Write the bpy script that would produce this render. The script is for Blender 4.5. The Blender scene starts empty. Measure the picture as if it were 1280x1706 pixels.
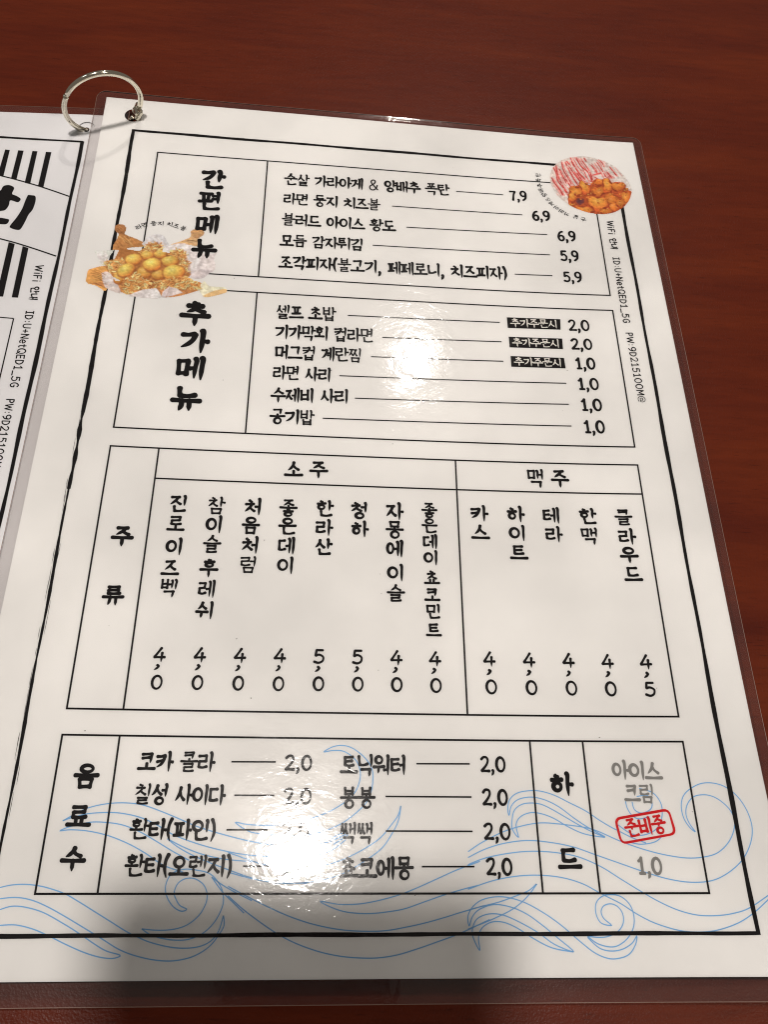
import bpy, math, random
from mathutils import Matrix, Vector
from mathutils.geometry import delaunay_2d_cdt, tessellate_polygon
random.seed(7)
C = bpy.context.scene.collection
SC = bpy.context.scene

# ------------------------------------------------------------------ camera, light, exposure
Z_COEF = [0.90734, 0.59965, 1.60991, 0.68106, -0.63844, 1.15803, 1.00944, 0.82675, -0.85672, 0.72331, 0.24341, 0.82657]
CAM_ROT = [[0.9966162, -0.0339172, -0.074872], [-0.0021276, 0.8999449, -0.4359985], [0.0821686, 0.4346824, 0.8968275]]
CAM_LOC = [0.088379, -0.282138, 0.227336]
LENS = 38.4501
cam = bpy.data.cameras.new('camera'); cam_o = bpy.data.objects.new('camera', cam); C.objects.link(cam_o)
cam.sensor_fit = 'HORIZONTAL'; cam.sensor_width = 36; cam.lens = LENS
cam.clip_start = 0.005; cam.clip_end = 50
cam_o.matrix_world = Matrix.Translation(CAM_LOC) @ Matrix(CAM_ROT).to_4x4()
SC.camera = cam_o
SC.view_settings.view_transform = 'Standard'; SC.view_settings.look = 'None'
SC.view_settings.exposure = 0; SC.view_settings.gamma = 1
SC.cycles.max_bounces = 8; SC.cycles.transparent_max_bounces = 16
SC.cycles.sample_clamp_indirect = 4; SC.cycles.filter_width = 1.1

world = bpy.data.worlds.new('World'); SC.world = world; world.use_nodes = True
bg = world.node_tree.nodes['Background']
bg.inputs[0].default_value = (1.0, 0.88, 0.76, 1); bg.inputs[1].default_value = 0.135

def lamp(name, loc, size, power, color):
    l = bpy.data.lights.new(name, 'AREA'); l.shape = 'DISK'; l.size = size; l.energy = power; l.color = color
    o = bpy.data.objects.new(name, l); C.objects.link(o); o.location = loc
    return o
# the two ceiling downlights whose reflections lie on the laminate
lamp('downlight_or_fill', (0.059, -0.100, 1.40), 0.095, 11.0, (1.0, 0.93, 0.865))
o = lamp('downlight_or_fill', (0.298, 0.916, 1.40), 0.040, 4.4, (1.0, 0.93, 0.85))
o.rotation_euler = (math.radians(-25), 0, 0)
o = lamp('downlight_or_fill', (-0.75, 0.25, 1.40), 0.30, 1.0, (0.90, 0.97, 1.0))  # extra cool fill lamp from the left, added beyond the two downlights
o.rotation_euler = (0, math.radians(-25), 0)
o = lamp('downlight_or_fill', (1.15, -0.75, 1.30), 0.20, 3.6, (1.0, 0.86, 0.70))  # added warm fill from the right, brightens the table; no known fixture
o.rotation_euler = (math.radians(25), math.radians(35), 0)

# ------------------------------------------------------------------ measured layout, millimetres on the sheet (x right, y down)
TEXT = [('row', '순살 가라아게 & 양배추 폭탄', [69.72, 34.35, 132.96, 33.77], 5.82, 'ink', 0.125), ('row', '라면 둥지 치즈볼', [69.78, 44.04, 106.36, 43.95], 5.66, 'ink', 0.125), ('row', '블러드 아이스 황도', [69.79, 54.2, 112.03, 53.87], 5.83, 'ink', 0.125), ('row', '모듬 감자튀김', [69.7, 64.21, 100.17, 63.88], 5.67, 'ink', 0.125), ('row', '조각피자(불고기, 페페로니, 치즈피자)', [69.76, 74.26, 152.92, 73.36], 6.01, 'ink', 0.125), ('row', '7,9', [156.34, 34.26, 163.12, 33.83], 5.1, 'ink', 0.13), ('row', '6,9', [164.4, 43.92, 171.36, 43.55], 5.01, 'ink', 0.13), ('row', '6,9', [173.28, 53.58, 180.32, 53.29], 5.06, 'ink', 0.13), ('row', '5,9', [173.42, 63.35, 180.39, 63.11], 5.07, 'ink', 0.13), ('row', '5,9', [173.52, 73.58, 180.45, 73.38], 4.92, 'ink', 0.13), ('row', '셀프 초밥', [69.95, 96.38, 90.9, 96.16], 5.97, 'ink', 0.125), ('row', '기가막회 컵라면', [70.02, 105.01, 104.03, 104.53], 5.96, 'ink', 0.125), ('row', '머그컵 계란찜', [70.4, 113.29, 100.12, 113.09], 5.81, 'ink', 0.125), ('row', '라면 사리', [70.21, 121.66, 89.91, 121.64], 5.66, 'ink', 0.125), ('row', '수제비 사리', [70.19, 130.53, 95.86, 129.9], 5.63, 'ink', 0.125), ('row', '공기밥', [70.28, 138.77, 84.88, 138.64], 5.59, 'ink', 0.125), ('row', '2,0', [173.08, 95.88, 180.66, 95.72], 4.87, 'ink', 0.13), ('row', '2,0', [173.16, 104.14, 180.7, 104.01], 4.75, 'ink', 0.13), ('row', '1,0', [173.81, 112.4, 180.78, 112.31], 4.88, 'ink', 0.13), ('row', '1,0', [173.73, 120.93, 180.99, 120.85], 4.88, 'ink', 0.13), ('row', '1,0', [173.87, 129.39, 181.04, 129.33], 4.87, 'ink', 0.13), ('row', '1,0', [173.89, 138.08, 180.95, 138.03], 4.97, 'ink', 0.13), ('each', '간편메뉴', [(43.47, 37.28, 8.58, 9.82, 0), (43.2, 47.92, 8.45, 9.61, 0), (43.4, 59.11, 8.32, 9.37, 0), (43.33, 70.44, 8.18, 9.11, 0)], 0, 'ink', 0.15), ('each', '추가메뉴', [(42.98, 99.5, 9.63, 10.46, 0), (43.6, 110.67, 9.46, 10.12, 0), (43.49, 121.66, 9.3, 9.79, 0), (43.27, 133.66, 9.11, 9.43, 0)], 0, 'ink', 0.15), ('each', '주류', [(29.75, 182.78, 6.03, 6.63, 0), (29.72, 201.29, 5.83, 6.21, 0)], 0, 'ink', 0.14), ('row', '소 주', [76.06, 157.91, 89.67, 157.67], 5.79, 'ink', 0.125), ('row', '맥 주', [153.22, 157.87, 166.83, 158.04], 6.16, 'ink', 0.125), ('each', '진로이즈벡', [(44.78, 171.38, 5.17, 6.1, 0), (44.79, 177.97, 5.11, 5.96, 0), (45.01, 185.48, 5.04, 5.81, 0), (44.71, 192.25, 4.97, 5.67, 0), (45.01, 198.36, 4.92, 5.55, 0)], 0, 'ink', 0.125), ('each', '참이슬후레쉬', [(56.15, 171.5, 5.21, 6.31, 0), (56.01, 177.85, 5.15, 6.18, 0), (55.99, 184.31, 5.09, 6.04, 0), (55.82, 192.0, 5.02, 5.88, 0), (55.81, 198.42, 4.96, 5.75, 0), (55.82, 204.94, 4.9, 5.61, 0)], 0, 'ink', 0.125), ('each', '처음처럼', [(67.26, 171.42, 5.26, 6.13, 0), (66.99, 177.83, 5.2, 5.99, 0), (67.24, 184.15, 5.14, 5.86, 0), (67.09, 190.49, 5.08, 5.73, 0)], 0, 'ink', 0.125), ('each', '좋은데이', [(77.97, 171.51, 5.3, 6.14, 0), (78.0, 177.71, 5.24, 6.01, 0), (78.04, 184.0, 5.18, 5.88, 0), (77.99, 190.34, 5.12, 5.75, 0)], 0, 'ink', 0.125), ('each', '한라산', [(89.03, 171.2, 5.34, 5.96, 0), (89.0, 177.6, 5.28, 5.83, 0), (88.97, 184.03, 5.22, 5.7, 0)], 0, 'ink', 0.125), ('each', '청하', [(99.71, 171.4, 5.37, 5.97, 0), (99.89, 177.73, 5.32, 5.84, 0)], 0, 'ink', 0.125), ('each', '자몽에이슬', [(110.58, 171.3, 5.41, 6.2, 0), (110.59, 177.64, 5.35, 6.07, 0), (110.64, 183.9, 5.29, 5.94, 0), (110.72, 191.72, 5.22, 5.78, 0), (110.79, 198.21, 5.16, 5.65, 0)], 0, 'ink', 0.125), ('each', '좋은데이쵸코민트', [(121.48, 170.66, 4.7, 5.41, 0), (121.43, 175.97, 4.66, 5.31, 0), (121.47, 181.25, 4.61, 5.21, 0), (121.49, 186.54, 4.57, 5.12, 0), (121.64, 193.01, 4.52, 5.0, 0), (121.64, 198.38, 4.47, 4.91, 0), (121.74, 203.63, 4.43, 4.82, 0), (121.75, 209.2, 4.38, 4.72, 0)], 0, 'ink', 0.125), ('each', '카스', [(137.08, 171.11, 5.49, 5.84, 0), (137.16, 177.53, 5.43, 5.72, 0)], 0, 'ink', 0.125), ('each', '하이트', [(148.52, 171.07, 5.52, 5.87, 0), (148.64, 177.53, 5.46, 5.74, 0), (148.66, 184.01, 5.39, 5.62, 0)], 0, 'ink', 0.125), ('each', '테라', [(159.92, 171.14, 5.53, 5.89, 0), (160.04, 177.65, 5.47, 5.77, 0)], 0, 'ink', 0.125), ('each', '한맥', [(171.46, 171.27, 5.54, 5.92, 0), (171.33, 177.88, 5.48, 5.78, 0)], 0, 'ink', 0.125), ('each', '클라우드', [(182.82, 171.43, 5.53, 5.94, 0), (182.94, 178.03, 5.47, 5.81, 0), (182.82, 184.22, 5.41, 5.68, 0), (183.17, 190.53, 5.34, 5.56, 0)], 0, 'ink', 0.125), ('each', '4,0', [(44.69, 218.22, 3.27, 4.47, 0), (44.66, 221.73, 3.24, 4.41, 0), (44.79, 225.99, 3.22, 4.34, 0)], 0, 'ink', 0.14), ('each', '4,0', [(55.73, 218.06, 3.3, 4.49, 0), (55.73, 221.58, 3.27, 4.43, 0), (55.77, 225.86, 3.25, 4.35, 0)], 0, 'ink', 0.14), ('each', '4,0', [(66.76, 217.98, 3.33, 4.5, 0), (66.7, 221.58, 3.3, 4.44, 0), (66.87, 225.81, 3.27, 4.37, 0)], 0, 'ink', 0.14), ('each', '4,0', [(77.87, 217.8, 3.35, 4.51, 0), (77.86, 221.37, 3.33, 4.45, 0), (77.9, 225.76, 3.3, 4.38, 0)], 0, 'ink', 0.14), ('each', '5,0', [(88.87, 217.72, 3.38, 4.53, 0), (88.88, 221.35, 3.36, 4.47, 0), (88.94, 225.56, 3.33, 4.39, 0)], 0, 'ink', 0.14), ('each', '5,0', [(99.76, 217.64, 3.41, 4.54, 0), (99.8, 221.29, 3.38, 4.48, 0), (99.9, 225.46, 3.35, 4.41, 0)], 0, 'ink', 0.14), ('each', '4,0', [(110.76, 217.63, 3.43, 4.56, 0), (110.73, 221.25, 3.41, 4.5, 0), (110.84, 225.4, 3.38, 4.43, 0)], 0, 'ink', 0.14), ('each', '4,0', [(121.83, 217.73, 3.45, 4.57, 0), (121.72, 221.29, 3.43, 4.51, 0), (121.9, 225.47, 3.4, 4.44, 0)], 0, 'ink', 0.14), ('each', '4,0', [(137.51, 217.52, 3.48, 4.61, 0), (137.54, 221.38, 3.45, 4.54, 0), (137.61, 225.62, 3.43, 4.47, 0)], 0, 'ink', 0.14), ('each', '4,0', [(149.04, 217.63, 3.5, 4.62, 0), (148.95, 221.41, 3.47, 4.56, 0), (149.1, 225.69, 3.44, 4.49, 0)], 0, 'ink', 0.14), ('each', '4,0', [(160.5, 217.63, 3.51, 4.65, 0), (160.45, 221.44, 3.48, 4.58, 0), (160.56, 225.68, 3.45, 4.51, 0)], 0, 'ink', 0.14), ('each', '4,0', [(171.87, 217.81, 3.51, 4.66, 0), (171.87, 221.5, 3.48, 4.6, 0), (171.86, 225.79, 3.45, 4.53, 0)], 0, 'ink', 0.14), ('each', '4,5', [(183.07, 217.83, 3.5, 4.68, 0), (183.07, 221.64, 3.48, 4.62, 0), (183.12, 225.77, 3.45, 4.55, 0)], 0, 'ink', 0.14), ('each', '음료수', [(29.84, 250.97, 6.04, 6.34, 0), (29.66, 260.68, 5.91, 6.09, 0), (29.79, 270.63, 5.78, 5.84, 0)], 0, 'ink', 0.14), ('row', '코카 콜라', [42.39, 247.0, 62.47, 247.03], 5.08, 'ink', 0.125), ('row', '칠성 사이다', [42.43, 255.11, 65.87, 255.35], 5.06, 'ink', 0.125), ('row', '환타(파인)', [42.46, 263.66, 64.35, 263.84], 5.03, 'ink', 0.125), ('row', '환타(오렌지)', [42.46, 272.11, 69.15, 272.28], 5.12, 'ink', 0.125), ('row', '2,0', [80.66, 246.91, 87.95, 246.92], 4.03, 'ink', 0.13), ('row', '2,0', [80.78, 255.35, 88.1, 255.39], 4.04, 'ink', 0.13), ('row', '2,0', [80.82, 263.58, 87.88, 263.64], 4.05, 'ink', 0.13), ('row', '2,0', [80.82, 272.15, 87.89, 272.22], 4.04, 'ink', 0.13), ('row', '토닉워터', [95.4, 247.3, 113.25, 247.22], 5.14, 'ink', 0.125), ('row', '봉봉', [95.42, 255.8, 104.88, 255.74], 5.11, 'ink', 0.125), ('row', '쌕쌕', [95.5, 264.27, 104.53, 264.24], 4.93, 'ink', 0.125), ('row', '쵸코에몽', [95.52, 272.56, 114.65, 272.73], 5.17, 'ink', 0.125), ('row', '2,0', [133.19, 246.79, 140.11, 246.82], 4.11, 'ink', 0.13), ('row', '2,0', [133.19, 255.3, 140.11, 255.35], 4.12, 'ink', 0.13), ('row', '2,0', [133.07, 263.81, 140.18, 263.88], 4.12, 'ink', 0.13), ('row', '2,0', [133.16, 272.23, 139.98, 272.31], 4.11, 'ink', 0.13), ('each', '하드', [(154.89, 251.85, 6.21, 6.4, 0), (154.97, 270.37, 5.96, 5.91, 0)], 0, 'ink', 0.14), ('row', '아이스', [168.94, 247.99, 182.9, 248.45], 4.96, 'grey', 0.125), ('row', '크림', [171.63, 254.01, 179.97, 254.28], 4.84, 'grey', 0.125), ('row', '1,0', [172.5, 271.98, 178.95, 272.13], 4.2, 'grey', 0.13), ('row', '준비중', [170.5, 263.18, 181.74, 261.83], 4.52, 'red', 0.13), ('mono', 'WiFi 안내', [194.64, 44.62, 194.39, 59.01], 2.8, 'ink', 0.12), ('mono', 'ID:U+NetQED1_5G', [194.52, 63.01, 194.36, 94.18], 2.67, 'ink', 0.12), ('mono', 'PW:9D215100M@', [194.56, 98.37, 195.03, 127.96], 2.63, 'ink', 0.12), ('each', '라면둥지치즈볼', [(19.42, 62.62, 2.21, 2.25, -32.55), (21.35, 61.38, 2.21, 2.25, -23.43), (24.46, 60.43, 2.21, 2.25, -12.01), (26.97, 60.19, 2.21, 2.25, -2.64), (30.14, 60.17, 2.21, 2.25, 6.41), (32.44, 60.8, 2.21, 2.25, 17.14), (35.07, 61.69, 2.21, 2.25, 18.58)], 0, 'ink', 0.1), ('each', '순살가라아게&양배추폭탄', [(184.36, 44.32, 2.11, 2.15, -161.77), (181.53, 43.39, 2.11, 2.15, -159.96), (178.04, 42.01, 2.11, 2.15, -152.81), (176.1, 40.59, 2.11, 2.15, -140.61), (174.31, 38.94, 2.11, 2.15, -134.25), (172.62, 37.03, 2.11, 2.15, -126.74), (171.31, 34.92, 2.11, 2.15, -120.03), (170.09, 32.64, 2.11, 2.15, -116.14), (169.06, 30.34, 2.11, 2.15, -105.3), (168.75, 27.76, 2.11, 2.15, -95.77), (168.51, 24.97, 2.11, 2.15, -91.52), (168.61, 22.2, 2.11, 2.15, -88.11)], 0, 'ink', 0.1)]
LEFT_TEXT = [('mono', 'WiFi 안내', [-11.49, 82.33, -11.24, 97.34], 2.95, 'ink', 0.12), ('mono', 'ID:U+NetQED1_5G', [-11.21, 101.89, -10.78, 132.54], 2.82, 'ink', 0.12), ('mono', 'PW:9D215100M@', [-10.94, 136.85, -10.42, 164.12], 2.66, 'ink', 0.12)]
BADGE_TEXT = [('row', '추가주문시', [152.24, 95.82, 169.23, 95.67], 3.76, 'white', 0.1), ('row', '추가주문시', [152.3, 104.3, 169.15, 104.18], 3.66, 'white', 0.1), ('row', '추가주문시', [152.35, 112.53, 169.11, 112.44], 3.57, 'white', 0.1)]
BADGES = [[(151.18, 93.49), (170.45, 93.32), (170.11, 97.99), (151.21, 98.17)], [(151.26, 102.02), (170.26, 101.89), (170.12, 106.45), (151.28, 106.6)], [(151.35, 110.27), (170.08, 110.23), (170.22, 114.64), (151.28, 114.79)]]
LEADERS = [(135.45, 34.05, 153.76, 34.03), (110.62, 43.96, 160.61, 43.83), (115.93, 53.93, 169.38, 53.19), (103.38, 63.72, 169.53, 63.22), (155.52, 73.44, 169.49, 73.27), (94.88, 96.3, 148.51, 95.91), (106.89, 104.96, 148.6, 104.34), (103.04, 113.28, 148.64, 112.64), (92.51, 121.68, 169.8, 120.85), (97.81, 130.31, 169.79, 129.38), (87.49, 138.61, 169.81, 137.96), (66.61, 246.83, 78.3, 246.75), (68.04, 255.27, 78.36, 255.24), (66.72, 263.69, 77.1, 263.64), (71.56, 272.22, 78.13, 272.21), (115.87, 246.83, 130.36, 246.75), (107.49, 255.28, 130.36, 255.28), (107.52, 263.8, 130.2, 263.81), (116.65, 272.26, 130.18, 272.25)]
PG = {'Y1': 297.05, 'd1': 63.09, 'd2': 36.83, 'd3': 130.41, 'd4': 36.86, 'd5': 147.29, 'd6': 161.99, 'xb': 22.07, 'xo': 11.95, 'xp': 200.39, 'xr': 189.98, 'y0': 15.72, 'y1': 25.79, 'y2': 81.57, 'y3': 88.52, 'y4': 145.57, 'y5': 152.34, 'y5h': 162.99, 'y6': 233.56, 'y7': 240.45, 'y8': 278.47, 'y9': 287.54}
WAVES = [[(25.73, 261.79), (29.35, 259.65), (31.85, 258.54), (35.4, 257.7), (39.78, 257.34), (44.77, 257.78), (49.92, 259.37), (55.61, 261.52), (59.22, 262.91), (65.31, 264.63), (73.39, 266.46), (82.4, 267.6), (91.37, 266.87), (97.21, 264.64)], [(25.73, 261.79), (28.1, 260.93), (31.84, 260.01), (37.16, 259.69), (41.13, 260.04), (45.18, 260.96), (49.33, 262.68), (53.52, 264.91), (59.62, 266.98), (66.15, 268.57), (73.61, 269.71), (83.51, 270.01), (92.43, 268.97), (97.23, 265.91)], [(27.28, 263.27), (32.4, 262.08), (36.54, 262.1), (40.51, 262.64), (44.6, 264.02), (48.77, 266.09), (53.45, 268.61), (58.07, 270.88)], [(27.28, 263.27), (25.5, 264.12), (28.1, 263.87), (32.49, 264.17), (37.48, 265.21), (42.58, 267.04), (47.23, 269.31), (51.91, 272.03), (56.9, 273.6)], [(52.15, 265.85), (56.28, 267.77), (61.34, 269.51), (67.3, 270.64), (74.7, 271.22)], [(52.15, 265.85), (54.8, 267.69), (58.92, 269.74), (64.98, 272.01), (73.98, 274.93), (79.88, 275.92), (87.72, 276.14)], [(13.59, 277.06), (16.25, 276.5), (19.46, 276.36), (22.78, 276.71), (25.69, 277.37), (29.14, 278.46), (32.69, 280.19), (36.76, 282.35), (40.8, 284.49), (44.81, 286.62), (47.77, 287.89), (50.68, 288.94), (54.97, 289.92), (58.72, 290.27), (62.4, 289.96), (65.09, 288.8), (66.77, 286.7), (67.66, 283.28)], [(67.66, 283.28), (67.98, 285.43), (66.85, 287.54), (64.74, 290.05), (61.22, 292.02), (56.7, 292.9), (52.08, 292.67), (47.36, 291.7), (43.51, 290.36), (39.52, 288.27), (35.02, 285.95), (29.99, 283.4), (25.46, 281.26), (21.51, 279.83), (17.71, 279.23), (14.09, 279.52)], [(14.57, 281.87), (17.17, 281.16), (20.42, 281.38), (24.77, 282.53), (29.78, 284.88), (33.81, 286.99), (37.85, 289.3), (40.82, 290.76), (44.16, 291.68), (42.42, 292.32), (39.18, 291.98), (35.38, 290.93), (31.0, 289.26), (27.07, 287.59), (23.15, 286.11), (18.88, 285.18), (15.27, 285.25)], [(48.46, 286.12), (52.22, 286.43), (55.93, 286.24), (59.11, 285.31), (61.73, 283.27), (63.14, 280.67), (63.26, 278.48), (62.25, 276.5), (60.45, 275.29), (58.73, 274.94), (57.09, 275.29), (55.77, 276.36), (55.26, 278.26), (55.91, 279.79), (57.0, 281.1), (58.65, 281.88), (57.37, 282.31), (55.37, 281.31), (53.72, 279.35), (52.99, 277.16), (53.45, 274.94), (54.74, 273.6), (57.31, 272.92), (60.24, 273.14), (63.21, 273.81), (65.28, 275.38), (66.83, 277.6), (67.39, 280.24), (66.67, 282.85), (65.22, 285.2), (63.05, 287.11), (59.91, 288.36), (56.67, 288.55), (53.36, 288.12), (50.47, 287.27), (48.46, 286.12)], [(64.01, 274.71), (66.83, 276.5), (70.35, 278.27), (74.33, 280.03)], [(64.01, 274.71), (66.96, 278.05), (70.06, 280.68), (72.61, 282.78)], [(68.22, 276.81), (73.22, 279.15), (78.18, 281.35), (83.1, 283.32), (87.97, 284.85), (92.81, 285.94), (97.63, 286.6), (102.45, 286.83), (107.28, 286.72), (112.15, 286.0), (117.05, 285.07), (122.0, 283.86), (125.99, 282.77), (132.03, 281.23)], [(68.4, 278.93), (71.47, 281.34), (74.99, 283.73), (79.94, 286.75), (84.81, 289.1), (90.58, 291.02), (95.82, 292.09), (100.57, 292.53), (105.33, 292.56), (110.11, 291.95), (114.94, 290.71), (119.82, 289.25), (125.75, 287.35), (133.31, 284.33)], [(131.68, 270.99), (125.48, 273.08), (120.35, 275.15), (115.3, 277.18), (110.8, 278.75), (105.37, 280.08), (100.47, 280.82), (95.59, 280.86), (91.09, 280.19), (94.64, 281.82), (98.54, 282.71), (103.41, 282.94), (108.29, 282.51), (112.23, 281.86), (117.19, 280.32), (122.21, 278.76), (127.27, 277.42), (131.33, 276.51)], [(104.1, 252.02), (104.09, 248.99), (103.03, 246.7), (101.17, 244.67), (98.5, 242.88), (95.83, 242.24), (93.19, 242.69), (90.96, 244.01), (93.22, 243.62), (95.86, 243.69), (97.99, 244.7), (99.86, 246.48), (100.78, 249.02), (100.6, 251.54), (99.43, 254.3), (97.14, 256.53), (93.08, 259.0), (88.55, 260.71), (83.55, 262.03), (77.03, 262.54), (72.01, 262.38), (68.88, 261.92), (72.12, 263.89), (75.41, 264.58), (82.18, 265.03), (88.69, 264.53), (93.19, 263.32), (96.71, 261.63), (99.75, 259.44), (102.3, 256.99), (103.59, 254.51), (104.1, 252.02)], [(67.57, 269.03), (72.61, 270.62), (77.61, 271.99), (85.02, 272.43), (91.43, 271.97), (95.38, 271.04), (99.36, 269.42), (103.37, 267.3), (106.41, 265.17), (108.98, 262.3), (110.81, 259.87), (111.51, 257.57), (110.79, 261.32), (108.96, 264.69), (106.4, 268.0), (102.38, 270.8), (97.42, 273.56), (92.51, 275.15), (87.62, 275.92), (82.74, 276.14), (77.84, 275.74), (72.91, 274.84), (67.95, 273.58)], [(92.76, 265.93), (96.51, 264.26), (97.26, 264.02)], [(94.04, 267.1), (96.78, 265.44), (97.78, 264.73)], [(175.69, 266.57), (172.18, 265.26), (169.28, 263.82), (166.95, 262.66), (164.05, 260.92), (160.58, 258.58), (156.41, 256.52), (152.8, 254.75), (149.1, 253.69), (145.94, 253.58), (142.72, 254.2), (140.71, 255.7), (139.92, 257.78), (140.08, 259.83), (140.89, 257.48), (142.91, 255.81), (146.43, 255.2), (150.15, 255.95), (153.75, 257.72), (157.23, 260.35), (160.7, 262.67), (165.06, 265.09), (161.81, 263.83), (158.87, 262.39), (155.35, 260.36), (151.2, 258.02), (148.17, 256.85), (144.39, 256.87), (141.76, 258.36), (140.8, 260.99), (140.74, 263.3), (142.13, 265.19), (141.76, 262.15), (143.18, 260.11), (146.08, 259.1), (149.17, 259.5), (152.19, 260.66), (155.71, 262.69), (159.87, 264.41), (165.04, 265.21)], [(128.71, 268.73), (132.5, 266.47), (138.22, 263.89), (143.29, 262.43), (148.34, 261.66), (153.92, 261.99), (160.07, 262.79), (163.67, 263.83), (168.95, 266.12), (174.83, 268.11), (180.75, 269.53), (186.76, 270.21), (192.4, 269.54), (195.8, 267.84), (198.54, 264.98), (200.06, 261.5), (199.55, 258.55), (197.53, 256.16), (195.27, 254.84), (192.81, 254.48), (190.17, 255.08), (188.24, 257.05), (187.5, 259.43), (188.01, 261.78), (189.19, 263.81), (187.85, 262.65), (186.71, 260.31), (186.61, 257.35), (187.72, 254.66), (190.3, 252.66), (193.37, 251.5), (196.54, 251.51), (199.51, 252.55), (202.16, 254.97), (203.91, 258.56), (204.38, 262.68), (203.07, 266.71), (200.08, 270.68), (195.8, 273.74), (191.2, 275.56), (185.69, 275.93), (179.78, 275.1), (173.98, 273.44), (168.17, 271.49), (162.31, 269.53), (156.4, 267.55), (150.35, 266.43), (144.22, 265.98), (138.01, 266.74), (133.01, 268.16), (128.63, 270.12)], [(128.54, 271.78), (133.49, 270.11), (140.9, 268.87), (147.06, 268.58), (153.14, 269.08), (157.94, 270.09), (163.16, 272.32), (167.65, 275.09), (172.63, 278.1), (177.03, 280.53), (181.48, 282.41), (186.03, 283.48), (190.75, 283.6), (195.0, 283.13), (199.4, 281.92), (205.14, 278.86)], [(128.22, 277.51), (134.33, 275.62), (140.44, 274.53), (146.51, 274.25), (152.51, 274.8), (157.79, 276.28), (162.31, 278.62), (166.81, 280.78), (170.62, 283.18), (175.02, 285.3), (180.65, 286.89), (185.29, 287.26), (190.07, 286.91), (195.69, 285.35), (200.34, 282.98), (204.92, 279.78)], [(127.96, 282.3), (130.96, 281.51), (135.77, 280.46), (140.05, 279.13), (143.76, 277.79), (145.89, 276.28), (143.01, 279.4), (139.21, 282.06), (134.32, 284.15), (130.71, 285.44), (127.72, 286.46)], [(157.44, 288.37), (160.06, 290.68), (162.88, 291.36), (165.86, 290.96), (168.4, 289.69), (169.82, 288.15), (169.24, 289.95), (167.45, 291.98), (164.98, 292.88), (162.06, 292.97), (158.75, 291.7), (155.02, 288.88), (151.28, 285.76), (147.42, 283.13), (142.89, 280.74), (138.83, 279.5), (135.27, 279.23), (131.65, 279.92), (129.18, 281.51), (127.88, 283.61), (128.06, 285.69), (129.06, 283.61), (130.92, 282.04), (134.55, 280.99), (138.66, 281.53), (142.67, 283.12), (146.56, 285.75), (149.81, 288.34), (153.54, 291.42), (149.05, 289.88), (145.22, 287.3), (140.74, 284.95), (136.74, 283.37), (133.21, 283.1), (130.2, 284.14), (128.9, 286.21), (128.9, 288.26), (130.34, 291.07), (130.23, 288.27), (131.24, 286.22), (133.67, 284.93), (136.61, 284.94), (140.03, 286.25), (143.92, 288.58), (148.38, 290.64), (153.52, 291.52)], [(157.47, 288.11), (160.37, 288.38), (162.76, 288.13), (165.27, 287.1), (166.85, 285.28), (167.05, 283.18), (166.09, 281.58), (164.39, 280.88), (162.54, 281.31), (161.64, 282.63), (162.13, 284.22), (163.82, 285.69), (161.4, 285.27), (160.34, 283.42), (160.48, 281.04), (161.9, 279.43), (164.09, 278.79), (167.04, 279.17), (169.16, 281.05), (169.82, 283.71), (169.23, 286.33), (167.39, 288.66), (164.81, 290.19), (162.43, 290.44), (159.61, 289.66), (157.47, 288.11)], [(171.76, 256.18), (172.01, 257.96), (173.01, 259.73), (174.76, 260.61), (177.67, 260.02)], [(173.52, 256.29), (173.86, 258.25), (175.61, 259.14), (178.14, 258.25), (178.87, 256.46), (177.89, 254.67), (174.98, 254.97)], [(175.94, 252.86), (179.57, 254.06), (181.3, 257.06), (180.66, 260.9), (178.36, 263.52), (174.75, 264.68), (171.73, 264.1), (168.9, 262.08)], [(171.39, 266.4), (174.41, 266.86), (178.22, 266.23), (180.68, 264.5)]]
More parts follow.
